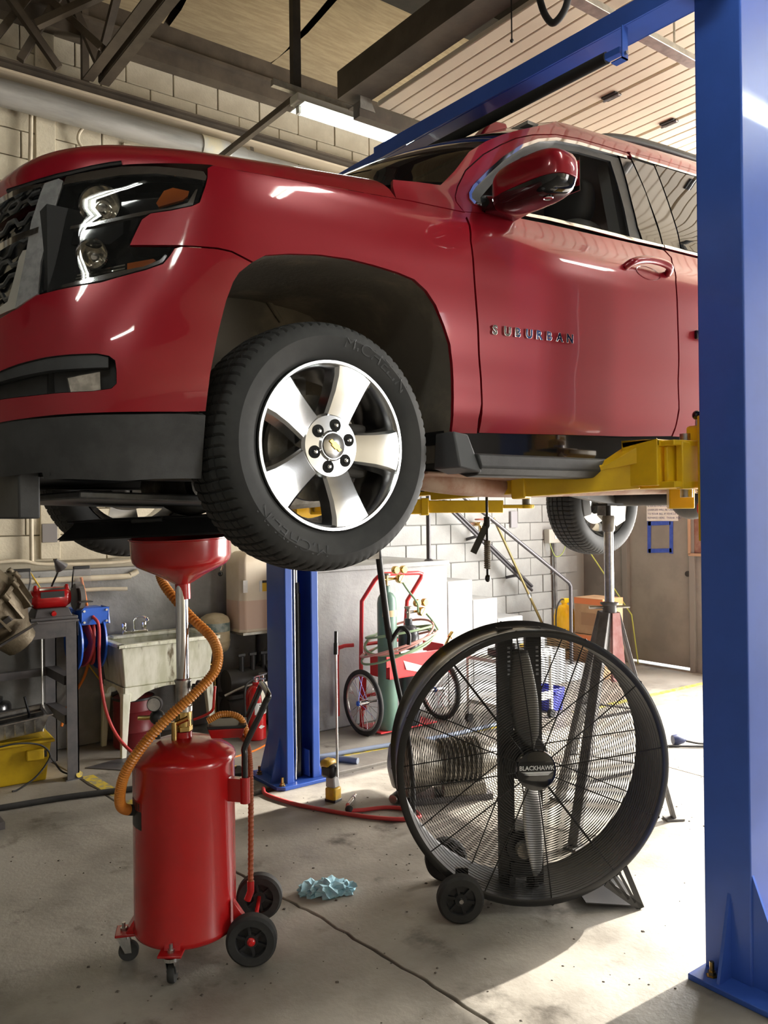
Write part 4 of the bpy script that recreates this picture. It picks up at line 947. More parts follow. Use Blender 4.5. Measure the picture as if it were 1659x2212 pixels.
# near carriage and arms
yn = obj('carriage', G().box(2.87, 3.08, 1.70, 1.815, 1.62, 2.10), M_YLIFT, lift, bevel=.006)
obj('swivel_block', G().box(2.74, 2.87, 1.90, 2.06, 1.985, 2.012).box(2.74, 2.755, 1.90, 2.06, 1.835, 2.012).box(2.755, 2.80, 1.905, 1.92, 1.835, 2.0).box(2.80, 2.95, 1.83, 1.86, 1.82, 2.0), M_YLIFT, yn, bevel=.004)
obj('swivel_plate', G().prism([(2.76, 1.84), (3.12, 1.80), (3.12, 1.95), (2.98, 2.07), (2.78, 2.09)], lambda a, b, z: (a, b, z), 1.985, 2.006), M_YLIFT, yn, bevel=.003)
obj('swivel_plate', G().prism([(2.76, 1.84), (3.12, 1.80), (3.12, 1.95), (2.98, 2.07), (2.78, 2.09)], lambda a, b, z: (a, b, z), 1.825, 1.85), M_YLIFT, yn, bevel=.003)
obj('swivel_wall', G().hexa([(2.775, 1.88, 1.85), (2.87, 1.855, 1.85), (2.87, 1.87, 1.85), (2.775, 1.895, 1.85)], [(2.775, 1.88, 1.985), (2.87, 1.855, 1.985), (2.87, 1.87, 1.985), (2.775, 1.895, 1.985)]), M_YLIFT, yn, bevel=.003)
obj('swivel_wall', G().hexa([(2.957, 1.85, 1.85), (2.975, 1.845, 1.85), (2.975, 1.86, 1.85), (2.957, 1.865, 1.85)], [(2.957, 1.85, 1.985), (2.975, 1.845, 1.985), (2.975, 1.86, 1.985), (2.957, 1.865, 1.985)]), M_YLIFT, yn, bevel=.003)
obj('swivel_pin', G().cyl((2.93, 1.90, 1.79), (2.93, 1.90, 2.04), .024, 20), M_STEEL, yn)
a0, a1, a2 = V(2.80, 2.02, 1.878), V(2.545, 2.45, 1.852), V(2.37, 2.78, 1.832)
arm = obj('lift_arm', G().bar(a0, a1, .10, .105), M_YLIFT, lift, bevel=.006)
obj('arm_collar', G().bar(a1 - (a1 - a0).normalized() * .05, a1 + (a2 - a1).normalized() * .01, .118, .118), M_YLIFT, arm, bevel=.008)
obj('arm_extension', G().bar(a1, a2, .075, .075), M_YLIFT, arm, bevel=.005)
obj('arm_tip', G().bar(a2, a2 + (a2 - a1).normalized() * .10, .07, .03), M_YLIFT, arm, bevel=.004)
obj('lift_pad', G().cyl(a2 + V(-.03, .06, .0), a2 + V(-.03, .06, .04), .055, 24), M_RUB, arm)
obj('arm_gusset', G().hexa([(2.76, 1.95, 1.93), (2.77, 2.04, 1.93), (2.70, 2.18, 1.90), (2.68, 2.12, 1.90)], [(2.76, 1.95, 2.012), (2.77, 2.04, 2.012), (2.70, 2.18, 1.912), (2.68, 2.12, 1.912)]), M_YLIFT, arm, bevel=.003)
obj('arm_lock', G().box(2.925, 2.985, 1.835, 1.90, 1.93, 2.07), M_YLIFT, arm, bevel=.012)
obj('lock_rod', G().cyl((2.957, 1.868, 2.06), (2.957, 1.868, 2.10), .007, 10), M_STEEL, arm)
obj('lock_knob', G().ball((2.957, 1.868, 2.112), .0185, 20, 12), M_GLOSSB, arm)
gsp = G().cyl((2.965, 1.865, 1.76), (2.965, 1.865, 1.94), .006, 8)
gsp.tube([(2.965 + .011 * math.cos(k * .9), 1.865 + .011 * math.sin(k * .9), 1.93 - k * .0014) for k in range(90)], .0028, 5)
obj('lock_spring', gsp, M_STEEL, arm)
obj('pull_ring', G().tube([(2.962 + .02 * math.cos(k * PI / 8), 1.86, 1.745 + .026 * math.sin(k * PI / 8)) for k in range(16)], .0035, 6, closed=True), mat('red_ring', (.65, .05, .03), .4), arm)
b0, b1, b2 = V(3.05, 2.0, 1.80), V(3.55, 2.35, 1.80), V(4.1, 2.68, 1.80)
arm2 = obj('lift_arm', G().bar(b0, b1, .10, .11), M_YLIFT, lift, bevel=.006)
obj('arm_extension', G().bar(b1, b2, .075, .075), M_YLIFT, arm2, bevel=.005); obj('lift_pad', G().cyl(b2 + V(0, 0, .03), b2 + V(0, 0, .07), .055, 24), M_RUB, arm2)
# far carriage and arms
yf = obj('carriage', G().box(2.71, 2.91, 4.50, 4.66, 1.55, 2.3), M_YLIFT, lift, bevel=.006)
for p0, p1, p2 in (((2.80, 4.40, 1.79), (2.6, 4.05, 1.79), (2.42, 3.76, 1.79)), ((2.95, 4.42, 1.775), (3.45, 4.10, 1.775), (3.86, 3.84, 1.77))):
    p0, p1, p2 = V(p0), V(p1), V(p2)
    a = obj('lift_arm', G().bar(p0, p1, .10, .095), M_YLIFT, lift, bevel=.006)
    obj('arm_collar', G().bar(p1 - (p1 - p0).normalized() * .05, p1, .115, .11), M_YLIFT, a, bevel=.006)
    obj('arm_extension', G().bar(p1, p2, .075, .08), M_YLIFT, a, bevel=.005)
    obj('arm_tip', G().bar(p2, p2 + (p2 - p1).normalized() * .20, .07, .022).join(G().cyl(p2 + (p2 - p1).normalized() * .16 + V(0, 0, -.012), p2 + (p2 - p1).normalized() * .16 + V(0, 0, .012), .05, 24)), M_YLIFT, a, bevel=.003)
    obj('pad_post', G().cyl(p2 + (p2 - p1).normalized() * .16 + V(0, 0, .01), p2 + (p2 - p1).normalized() * .16 + V(0, 0, .10), .028, 16), M_CAST, a)
obj('swivel_plate', G().prism([(2.68, 4.55), (2.98, 4.55), (3.02, 4.38), (2.75, 4.34)], lambda a, b, z: (a, b, z), 1.83, 1.85), M_YLIFT, yf)

# ------------------------------------------------------------------ oil drain tank
M_RED2 = mat('red_tank_paint', (.44, .008, .009), .26, coat=.5, col2=(.39, .007, .008), nscale=4)
M_HOSE = mat('amber_hose', (.62, .25, .045), .35, col2=(.50, .17, .02), nscale=7)
tk = thing('oil_drain_tank', 'tall red wheeled oil drain tank with funnel under the engine', 'oil drain', (1.355, 3.135, 0))
TR = .198
obj('tank', G().lathe([(0, .10), (.15, .10), (.185, .105), (TR, .115), (TR + .004, .125), (TR + .004, .135), (TR, .145), (TR, .765), (TR + .005, .775), (TR + .005, .79), (TR, .80), (.185, .812), (.15, .835), (.09, .855), (.03, .862), (0, .863)], 64), M_RED2, tk, smooth=60)
obj('tank_neck', G().lathe([(.034, .85), (.034, .885), (.028, .885)], 24), M_RED2, tk)
br = obj('ball_valve', G().lathe([(.028, .885), (.036, .888), (.036, .905), (.031, .908), (.031, .925), (.034, .93), (.034, .965), (.030, .97)], 6).join(G().lathe([(.0305, .905), (.0305, .96)], 24)), M_BRASS, tk, smooth=30)
obj('valve_handle', G().tube(curve([(.03, -.03, .93), (.07, -.05, .945), (.095, -.065, .965), (.10, -.068, 1.0), (.105, -.07, 1.06)], 6), .0055, 8), M_RED, br)
mast = obj('mast', G().cyl((0, 0, .97), (0, 0, 1.525), .0245, 28), M_CHROME, tk)
obj('mast_sleeve', G().lathe([(.036, .965), (.036, .985), (.030, .988), (.030, 1.075), (.033, 1.08), (.033, 1.09), (.0255, 1.095)], 28), M_STEEL, mast)
obj('lock_knob', G().cyl((.03, -.022, 1.06), (.055, -.04, 1.06), .012, 12).join(G().lathe([(0, .085), (.020, .083), (.026, .07), (.026, .055), (.015, .05), (0, .05)], 10, (0, 0, 1.06), (.8, -.6, 0))), M_BLACKP, mast)
fn = obj('funnel', G().lathe([(.027, -.165), (.03, -.165), (.03, -.105), (.045, -.098), (.10, -.065), (.175, -.028), (.190, -.010), (.1945, .01), (.1965, .075), (.202, .078), (.2025, .083), (.195, .083), (.1925, .078), (.190, .01), (.17, -.022), (.10, -.058), (.03, -.09)], 64), M_RED2, tk, smooth=50)
fn.location = (0, 0, 1.575); fn.rotation_euler = (R(1.5), R(-2.5), 0)
# black drip tray lying on the funnel
tray = thing('drip_tray', 'black rectangular drip tray balanced on the red funnel', 'tray', (1.33, 3.27, 1.665), rot=(R(1), R(-2), R(-36)))
def pan(L, W, h, fl, t=.006):
    g = G(); o = [(-L / 2, -W / 2), (L / 2, -W / 2), (L / 2, W / 2), (-L / 2, W / 2)]
    def ring(s, z): return [(x + math.copysign(s, x), y + math.copysign(s, y), z) for x, y in o]
    rs = [ring(-.05, 0), ring(0, h), ring(fl, h + .004), ring(fl, h - .002), ring(-.002, h - .006), ring(-.055, .005)]
    v = sum(rs, []); f = [(3, 2, 1, 0)]
    for i in range(5): f += [(i * 4 + k, i * 4 + (k + 1) % 4, (i + 1) * 4 + (k + 1) % 4, (i + 1) * 4 + k) for k in range(4)]
    f.append((20, 21, 22, 23)); return g.add(v, f)
obj('tray_body', pan(.56, .40, .07, .025), M_BLACKP, tray, bevel=.006)
obj('tray_spout', G().box(-.06, .06, -.235, -.19, .055, .075), M_BLACKP, tray, bevel=.006)
# corrugated hose from under the funnel to the tank side
hp = curve([(.06, .34, .36), (.04, .25, .60), (.05, .16, .0)], 2)
L2 = lambda x, y, z: (x - 1.355, y - 3.135, z)
HP = [L2(1.40, 3.50, 1.53), L2(1.405, 3.43, 1.44), L2(1.43, 3.24, 1.33), L2(1.455, 3.06, 1.24), L2(1.42, 2.97, 1.15), L2(1.33, 2.96, 1.07), L2(1.24, 3.0, .985), L2(1.16, 3.05, .885), L2(1.108, 3.10, .78), L2(1.095, 3.13, .69), L2(1.11, 3.15, .63), L2(1.165, 3.165, .605), L2(1.20, 3.16, .62)]
cv = curve(HP, 34); rad = [.0185 + (.0028 if k % 3 == 0 else -.0006) for k in range(len(cv))]
k0 = int(len(cv) * .88)
obj('drain_hose', G().tube(cv[:k0 + 1], rad[:k0 + 1], 12), M_HOSE, tk, smooth=20)
obj('hose_sleeve', G().tube(cv[k0:], .021, 14), M_RUB, tk)
cv = curve([L2(1.50, 3.02, .885), L2(1.545, 2.985, .85), L2(1.555, 2.96, .78), L2(1.55, 2.945, .6), L2(1.545, 2.945, .30)], 50)
obj('sight_hose', G().tube(cv, [.0105 + (.0016 if k % 3 == 0 else -.0004) for k in range(len(cv))], 10), mat('brown_hose', (.30, .07, .025), .45), tk, smooth=20)
obj('hose_tail', G().tube(curve([L2(1.42, 3.05, .93), L2(1.47, 3.02, .955), L2(1.53, 2.99, .935), L2(1.555, 2.97, .86)], 24), [.012 + (.0018 if k % 3 == 0 else 0) for k in range(73)], 10), M_HOSE, tk, smooth=20)
obj('drain_elbow', G().tube([L2(1.545, 2.945, .30), L2(1.545, 2.945, .26), L2(1.535, 2.955, .225)], .014, 10), M_RED2, tk)
# accessories on the lid
obj('parts_tray', G().hexa([L2(1.42, 3.02, .865), L2(1.52, 2.96, .865), L2(1.57, 3.05, .865), L2(1.47, 3.11, .865)], [L2(1.40, 3.01, .905), L2(1.525, 2.94, .905), L2(1.585, 3.05, .905), L2(1.46, 3.12, .905)]), M_RED2, tk, bevel=.004)
obj('tray_lip', G().hexa([L2(1.40, 3.01, .905), L2(1.525, 2.94, .905), L2(1.585, 3.05, .905), L2(1.46, 3.12, .905)], [L2(1.395, 3.008, .918), L2(1.53, 2.932, .918), L2(1.592, 3.05, .918), L2(1.458, 3.126, .918)]), M_BLACKP, tk, bevel=.003)
rg = obj('pressure_regulator', G().cyl(L2(1.265, 3.18, .86), L2(1.265, 3.18, .93), .012, 12).join(G().ball(L2(1.265, 3.18, .945), .030, 16, 10)), M_BLACKP, tk)
obj('gauge', G().lathe([(0, .012), (.028, .012), (.03, .0), (.03, -.016), (0, -.016)], 24, L2(1.25, 3.17, 1.0), (-.5, -.8, .1)), M_BLACKP, rg)
obj('gauge_face', G().lathe([(0, .0135), (.025, .0135)], 24, L2(1.25, 3.17, 1.0), (-.5, -.8, .1)), M_STEEL, rg)
obj('air_fitting', G().cyl(L2(1.24, 3.19, .945), L2(1.20, 3.215, .945), .009, 8), M_BRASS, rg)
obj('relief_pipe', G().cyl(L2(1.31, 3.12, .84), L2(1.31, 3.12, .93), .012, 10).join(G().cyl(L2(1.31, 3.12, .92), L2(1.36, 3.10, .94), .010, 8)), M_BRASS, tk)
# push handle
hA, hB = L2(1.535, 2.945, .70), L2(1.61, 3.07, .74)
hl_ = [L2(1.515, 2.925, .66), L2(1.515, 2.925, .80), L2(1.52, 2.925, .845), L2(1.57, 2.89, .97), L2(1.585, 2.88, 1.01), L2(1.60, 2.885, 1.035), L2(1.655, 3.03, 1.045), L2(1.665, 3.065, 1.03), L2(1.66, 3.08, 1.0), L2(1.615, 3.125, .86)]
obj('push_handle', G().tube(curve(hl_, 5), .0125, 12), M_BLACKM, tk)
obj('handle_socket', G().cyl(L2(1.515, 2.925, .62), L2(1.515, 2.925, .72), .0195, 16).join(G().bar(L2(1.515, 2.925, .67), L2(1.47, 2.985, .67), .03, .09)), M_RED2, tk)
# wheels, casters
def tyre(g_par, c, ax, r, w, name='wheel'):
    o = obj(name, G().lathe([(r * .62, -w / 2), (r * .9, -w / 2), (r, -w * .32), (r, w * .32), (r * .9, w / 2), (r * .62, w / 2), (r * .62, -w / 2)], 40, c, ax), M_RUB, g_par)
    obj('wheel_disc', G().lathe([(0, -w * .28), (r * .25, -w * .34), (r * .3, -w * .1), (r * .58, -w * .1), (r * .64, -w * .4), (r * .64, w * .3), (0, w * .2)], 40, c, ax), M_BLACKP, o)
    a = V(ax).normalized(); u = a.orthogonal().normalized(); v_ = a.cross(u); C_ = V(c)
    for k in range(6):
        d = u * math.cos(k * PI / 3) + v_ * math.sin(k * PI / 3)
        obj('wheel_rib', G().bar(C_ + d * r * .24 - a * w * .2, C_ + d * r * .62 - a * w * .2, r * .11, w * .22, up=tuple(a)), M_BLACKP, o)
    return o
wd = (-.55, -.835, 0)
w1 = tyre(tk, L2(1.52, 2.895, .098), (.55, .835, 0), .098, .055)
obj('axle_cap', G().lathe([(0, .034), (.008, .034), (.012, .026), (.016, .024), (.016, .018)], 16, L2(1.52, 2.895, .098), wd), M_RED, w1)
w2 = tyre(tk, L2(1.72, 3.20, .098), (.55, .835, 0), .098, .055)
obj('axle', G().cyl(L2(1.52, 2.895, .098), L2(1.72, 3.20, .098), .009, 10), M_RED2, tk)
obj('axle_bracket', G().hexa([L2(1.47, 2.95, .13), L2(1.53, 2.92, .09), L2(1.55, 2.95, .09), L2(1.49, 2.98, .13)], [L2(1.47, 2.95, .24), L2(1.515, 2.925, .16), L2(1.535, 2.955, .16), L2(1.49, 2.98, .24)]), M_RED2, tk, bevel=.003)
def caster(cx, cy, rz):
    d = V(math.cos(rz), math.sin(rz), 0); s = V(-d.y, d.x, 0); c = V(cx, cy, 0)
    foot = obj('caster_bracket', G().hexa([tuple(c + d * -.03 + s * -.045 + V(0, 0, .110)), tuple(c + d * .10 + s * -.045 + V(0, 0, .110)), tuple(c + d * .10 + s * .045 + V(0, 0, .110)), tuple(c + d * -.03 + s * .045 + V(0, 0, .110))],
        [tuple(c + d * -.03 + s * -.045 + V(0, 0, .120)), tuple(c + d * .10 + s * -.045 + V(0, 0, .120)), tuple(c + d * .10 + s * .045 + V(0, 0, .120)), tuple(c + d * -.03 + s * .045 + V(0, 0, .120))]), M_RED2, tk, bevel=.003)
    for q in (-1, 1):
        obj('bracket_web', G().add([tuple(c + d * .10 + s * q * .03 + V(0, 0, .12)), tuple(c + d * .01 + s * q * .03 + V(0, 0, .12)), tuple(c + d * .085 + s * q * .03 + V(0, 0, .235)), tuple(c + d * .10 + s * q * .03 + V(0, 0, .235))], [(0, 1, 2, 3)]), M_RED2, foot)
    obj('bracket_face', G().add([tuple(c + d * .01 + s * -.03 + V(0, 0, .12)), tuple(c + d * .01 + s * .03 + V(0, 0, .12)), tuple(c + d * .085 + s * .03 + V(0, 0, .235)), tuple(c + d * .085 + s * -.03 + V(0, 0, .235))], [(0, 1, 2, 3)]), M_RED2, foot)
    fk = obj('caster_fork', G().cyl(c + V(0, 0, .095), c + V(0, 0, .108), .032, 20), M_CHROME, tk)
    for q in (-1, 1):
        p = s * q * .017
        obj('fork_cheek', G().hexa([tuple(c + p + V(0, 0, .035) + d * .005 - s * .002), tuple(c + p + V(0, 0, .035) + d * .03 - s * .002), tuple(c + p + V(0, 0, .035) + d * .03 + s * .002), tuple(c + p + V(0, 0, .035) + d * .005 + s * .002)],
            [tuple(c + p + V(0, 0, .097) - d * .026 - s * .002), tuple(c + p + V(0, 0, .097) + d * .024 - s * .002), tuple(c + p + V(0, 0, .097) + d * .024 + s * .002), tuple(c + p + V(0, 0, .097) - d * .026 + s * .002)]), M_CHROME, fk)
    obj('caster_wheel', G().lathe([(0, -.012), (.02, -.012), (.036, -.013), (.0385, -.009), (.0385, .009), (.036, .013), (.02, .012), (0, .012)], 32, tuple(c + d * .018 + V(0, 0, .0385)), tuple(s)), M_RUB, fk)
    obj('caster_bolt', G().cyl(c + V(0, 0, .118), c + V(0, 0, .15), .007, 10).join(G().cyl(c + V(0, 0, .12), c + V(0, 0, .13), .013, 6)), M_STEEL, fk)
caster(-.135, -.175, R(52)); caster(-.215, .10, R(-25))
# print on the side of the tank: dark label with a red panel
def tank_label(a0, a1, z0, z1, m, nm, r=TR + .0006):
    g = G(); n = 10; v = []
    for k in range(n + 1):
        a = R(a0 + (a1 - a0) * k / n); v += [(r * math.cos(a), r * math.sin(a), z0), (r * math.cos(a), r * math.sin(a), z1)]
    return obj(nm, g.add(v, [(2 * k, 2 * k + 2, 2 * k + 3, 2 * k + 1) for k in range(n)]), m, tk)
tank_label(165, 193, .545, .615, mat('label_black', (.02, .016, .014), .4), 'label')
tank_label(165, 193, .615, .65, mat('label_red', (.30, .02, .015), .4), 'label')
for k in range(5): tank_label(168 + k * 4.6, 171 + k * 4.6, .618, .645, mat('label_ink', (.05, .03, .02), .5), 'label_print', TR + .0012)

# ------------------------------------------------------------------ drum fan
FN = V(-.5407, -.8412, 0)
fan = thing('drum_fan', 'large black drum fan with wire guards standing on the floor', 'fan', (2.68, 2.49, 0), math.atan2(FN.y, FN.x) + PI / 2)
# local frame: -Y is the front, X to the viewer's right... drum axis along Y
FR = .590; FZ = .63; FD = .31
M_FAN = mat('fan_black_paint', (.014, .014, .014), .35, coat=.2, col2=(.022, .021, .02), nscale=6)
M_FANIN = mat('fan_inner_paint', (.030, .029, .027), .5, col2=(.045, .043, .040), nscale=7)
obj('drum', G().lathe([(FR - .022, 0), (FR, -.004), (FR + .010, .004), (FR + .010, .016), (FR - .006, .03), (FR - .006, FD - .03), (FR + .010, FD - .016), (FR + .010, FD - .004), (FR, FD + .004), (FR - .022, FD)], 128, (0, 0, FZ), (0, 1, 0)), M_FAN, fan, smooth=50)
obj('drum_lining', G().lathe([(FR - .022, 0.002), (FR - .012, .03), (FR - .012, FD - .03), (FR - .022, FD - .002)], 128, (0, 0, FZ), (0, 1, 0)), M_FANIN, fan, smooth=50)
NR = 46
def guard(y, dome, sgn, nm):
    par = obj(nm, G().lathe([(.085, y + sgn * dome - .0), (.088, y + sgn * dome - sgn * .014), (.0, y + sgn * dome - sgn * .018), (0, y + sgn * dome)], 48, (0, 0, FZ), (0, 1, 0)), M_FAN, fan)
    for k in range(NR):
        r = .095 + (FR - .035 - .095) * k / (NR - 1)
        yy = y + sgn * dome * (1 - (r / FR) ** 2.2)
        pts = [(r * math.cos(a * 2 * PI / 72), yy, FZ + r * math.sin(a * 2 * PI / 72)) for a in range(72)]
        obj('guard_ring', G().tube(pts, .00165, 4, closed=True), M_WIRE, par, smooth=60)
    for k in range(12):
        a = 2 * PI * (k + .5) / 12 + R(-8); pts = []
        for q in range(10):
            r = .08 + (FR - .004 - .08) * q / 9
            pts.append((r * math.cos(a), y + sgn * (dome * (1 - (r / FR) ** 2.2) - .004), FZ + r * math.sin(a)))
        obj('guard_spoke', G().tube(pts, .003, 6), M_WIRE, par, smooth=60)
        e = V(FR * math.cos(a) * .99, y - sgn * .004, FZ + FR * math.sin(a) * .99)
        obj('guard_clip', G().tube([e + V(.016 * math.cos(b) * math.cos(a), sgn * .006, .016 * math.cos(b) * math.sin(a)) + V(-math.sin(a), 0, math.cos(a)) * .008 * math.sin(b) for b in [2 * PI * j / 10 for j in range(10)]], .003, 5, closed=True), M_WIRE, par)
        obj('clip_bolt', G().cyl(e + V(0, sgn * .009, 0), e + V(0, -sgn * .004, 0), .009, 10), M_STEEL, par)
    return par
gf = guard(.004, .030, -1, 'front_guard'); gb_ = guard(FD - .004, .012, 1, 'rear_guard')
bd_ = obj('badge', G().lathe([(0, -.037), (.080, -.037), (.086, -.034), (.086, -.020)], 56, (0, 0, FZ), (0, 1, 0)), M_GLOSSB, gf)
bt = G(); g = textgeo('BLACKHAWK', .0265, .0006, align='CENTER', sx=.93, bold=.0004); g.xf(Matrix(((1, 0, 0, 0), (0, 0, 1, -.0383), (0, 1, 0, FZ + .004), (0, 0, 0, 1)))); bt.join(g)
M_SILV = mat('silver_print', (.75, .75, .74), .4)
obj('badge_lettering', bt, M_SILV, bd_, smooth=0, weld=False)
for i, (w_, z_) in enumerate(((.070, -.006), (.062, -.011), (.055, -.017))):
    obj('badge_stripe', G().prism([(-w_, z_ + .0022), (w_, z_ + .0022), (w_ * .9, z_ - .0018), (-w_ * .6, z_ - .0018)], lambda a, b, t: (a, t, FZ + b), -.0385, -.0372), M_SILV, bd_)
# motor mount: two upright channels at the back, motor low down, belt to the hub
for x in (-.085, .045):
    o = obj('mount_channel', G().box(x - .035, x + .035, .17, .175, .045, 1.215).box(x - .035, x - .031, .175, .21, .045, 1.215).box(x + .031, x + .035, .175, .21, .045, 1.215), M_FANIN, fan)
    for z in (1.0, 1.02, 1.04, 1.06, 1.08, 1.10, 1.12, .30, .28): obj('channel_slot', G().box(x + .010, x + .022, .168, .1705, z, z + .009), mat('slot_light', (.55, .55, .55), .6), o)
obj('motor', G().cyl((-.02, .15, .23), (-.02, .30, .23), .075, 28).join(G().box(-.075, .035, .16, .29, .10, .16)), M_BLACKP, fan, bevel=.003)
obj('motor_pulley', G().lathe([(0, .105), (.035, .105), (.04, .112), (.03, .12), (.04, .128), (.04, .135), (0, .135)], 28, (-.02, 0, .23), (0, 1, 0)), M_CAST, fan)
obj('motor_foot', G().box(-.11, .07, .16, .29, .09, .10).box(-.085, -.065, .14, .16, .045, .10).box(.03, .05, .14, .16, .045, .10), M_FANIN, fan)
obj('hub_pulley', G().lathe([(0, .155), (.10, .155), (.105, .16), (.095, .165), (.105, .17), (0, .172)], 48, (0, 0, FZ), (0, 1, 0)), M_FANIN, fan)
obj('hub_shaft', G().cyl((0, .03, FZ), (0, .25, FZ), .02, 16).join(G().cyl((0, .06, FZ), (0, .11, FZ), .055, 24)), M_BLACKP, fan)
def blade(k):
    g = G(); v = []; f = []; n = 12; a0 = 2 * PI * k / 4 + R(94)
    for i in range(n + 1):
        r = .06 + (.50 - .06) * i / n; hw = .045 + .055 * math.sin(PI * min(1, i / n * .9 + .08))
        for j in range(7):
            t = -1 + j / 3; aa = a0 + t * hw / r * .55 if r > .12 else a0 + t * .25
            v.append((r * math.cos(aa), .09 + t * .045 * (1 - .3 * i / n) + .012 * t * t, FZ + r * math.sin(aa)))
    for i in range(n):
        for j in range(6): f.append((i * 7 + j, i * 7 + j + 1, (i + 1) * 7 + j + 1, (i + 1) * 7 + j))
    o = obj('fan_blade', g.add(v, f), mat('fan_blade_metal', (.42, .41, .38), .35, .7), fan, smooth=60)
    sm_ = o.modifiers.new('thickness', 'SOLIDIFY'); sm_.thickness = .003
for k in (0, 1): blade(k * 2)
# wheels on the left, folded stand on the right
for y in (-.035, FD + .06):
    w_ = tyre(fan, (-.292 - .045, y, .1), (0, 1, 0), .1, .055)
    obj('axle_nut', G().cyl((-.337, y - .035, .1), (-.337, y - .02, .1), .010, 6), M_STEEL, w_)
obj('axle', G().cyl((-.337, -.06, .1), (-.337, FD + .09, .1), .009, 10), M_STEEL, fan)
obj('wheel_bracket', G().box(-.36, -.30, .03, FD - .03, .09, .13).box(-.345, -.29, .03, .04, .10, .20), M_FAN, fan)
st_ = obj('stand', G().hexa([(.22, .0, .035), (.47, .0, .008), (.47, .30, .008), (.22, .30, .035)], [(.22, .0, .040), (.47, .0, .013), (.47, .30, .013), (.22, .30, .040)]), M_FAN, fan)
def strip(a, b, w): return G().bar(a, b, w, .005, up=(0, 1, 0))
for a, b, w in (((.395, .0, .185), (.468, .0, .004), .024), ((.31, .0, .12), (.465, .0, .004), .03), ((.368, .0, .165), (.44, .0, .03), .012), ((.345, .0, .145), (.41, .0, .045), .012), ((.325, .0, .13), (.375, .0, .07), .012)):
    obj('stand_web', strip(a, b, w), M_FAN, st_)
obj('stand_web', G().bar((.375, FD, .20), (.47, FD, .01), .05, .005, up=(0, 1, 0)), M_FAN, st_)

# ------------------------------------------------------------------ tripod jack stand below the car frame
js = thing('tripod_jack_stand', 'tall steel tripod jack stand with chrome screw post under the car', 'jack stand', (3.80, 2.955, 0))
M_GREYS = mat('worn_grey_paint', (.20, .195, .185), .5, col2=(.12, .115, .11), nscale=10)
M_PINK = mat('faded_red_paint', (.50, .16, .14), .55, col2=(.60, .30, .28), nscale=8)
obj('post', G().cyl((0, 0, .95), (0, 0, 1.66), .026, 24), M_STEEL, js)
obj('post_sleeve', G().lathe([(.03, 1.62), (.035, 1.63), (.035, 1.70), (.03, 1.71), (0, 1.71)], 24), M_CAST, js)
obj('collar', G().lathe([(.028, 1.17), (.038, 1.17), (.038, 1.21), (.05, 1.215), (.05, 1.225), (.028, 1.23)], 24), M_GREYS, js)
obj('saddle', G().cyl((0, 0, 1.70), (0, 0, 1.775), .016, 16).join(G().box(-.07, .07, -.05, .05, 1.765, 1.778)), M_BLACKP, js)
obj('cross_handle', G().cyl((-.10, .06, 1.20), (.10, -.06, 1.20), .008, 10), M_STEEL, js)
feet = [(.30, -.19), (-.44, -.10), (.05, .42)]
for i, (x, y) in enumerate(feet):
    d = V(x, y, 0).normalized()
    lg = obj('leg', G().bar(d * .045 + V(0, 0, 1.17), V(x, y, .012), .055 if i else .045, .045 if i else .02), (M_GREYS, M_GREYS, M_GREYS)[i], js, bevel=.004)
    obj('foot', G().bar(V(x, y, .006) - d * .05, V(x, y, .006) + d * .05, .07, .012), M_GREYS, lg)
    nx_ = V(*feet[(i + 1) % 3], 0)
    for h in (.30, .62):
        a = d * .045 + V(0, 0, 1.17); pA = a + (V(x, y, .012) - a) * (1 - h / 1.17); dn = nx_.normalized(); b = dn * .045 + V(0, 0, 1.17); pB = b + (nx_ - b) * (1 - h / 1.17)
        obj('brace', G().bar(pA, pB, .03, .006), M_GREYS, js)
obj('gusset', G().hexa([(-.07, -.075, .80), (.035, -.085, .80), (.03, -.06, .80), (-.06, -.05, .80)], [(-.03, -.045, 1.17), (.03, -.048, 1.17), (.02, -.03, 1.17), (-.02, -.03, 1.17)]), M_PINK, js)

# ------------------------------------------------------------------ utility sink
M_SINK = mat('stained_sink', (.74, .73, .62), .5, col2=(.50, .50, .36), nscale=5, ndet=9, aniso=(2, 2, .5), col3=(.14, .11, .06), n3=6, lo3=.57, hi3=.70)
sk = thing('utility_sink', 'stained off-white utility sink on four legs against the wall', 'sink', (2.06, 5.86, 0))
def taper(x0, x1, y0, y1, z0, z1, ix, iy, t=.02):
    b = [(x0 + ix, y0 + iy), (x1 - ix, y0 + iy), (x1 - ix, y1 - iy), (x0 + ix, y1 - iy)]; u = [(x0, y0), (x1, y0), (x1, y1), (x0, y1)]
    def off(p, s, c): return [(a + (s if a < c[0] else -s), d + (s if d < c[1] else -s)) for a, d in p]
    c = ((x0 + x1) / 2, (y0 + y1) / 2)
    v = [(*p, z0) for p in b] + [(*p, z1) for p in u] + [(*p, z1) for p in off(u, t, c)] + [(*p, z0 + t) for p in off(b, t, c)]
    f = [(3, 2, 1, 0), (12, 13, 14, 15)]
    for i in range(3): f += [(i * 4 + k, i * 4 + (k + 1) % 4, (i + 1) * 4 + (k + 1) % 4, (i + 1) * 4 + k) for k in range(4)]
    return G().add(v, f)
obj('basin', taper(.02, .74, .02, .50, .50, .80, .03, .03), M_SINK, sk, bevel=.018, seg=3)
rm = G()
for a in ((-.01, .77, -.02, .03), (-.01, .77, .48, .53), (-.01, .04, -.02, .53), (.72, .77, -.02, .53)): rm.box(a[0], a[1], a[2], a[3], .795, .82)
obj('rim', rm, M_SINK, sk, bevel=.006)
obj('faucet_deck', G().box(.10, .66, .42, .53, .80, .825), M_SINK, sk, bevel=.006)
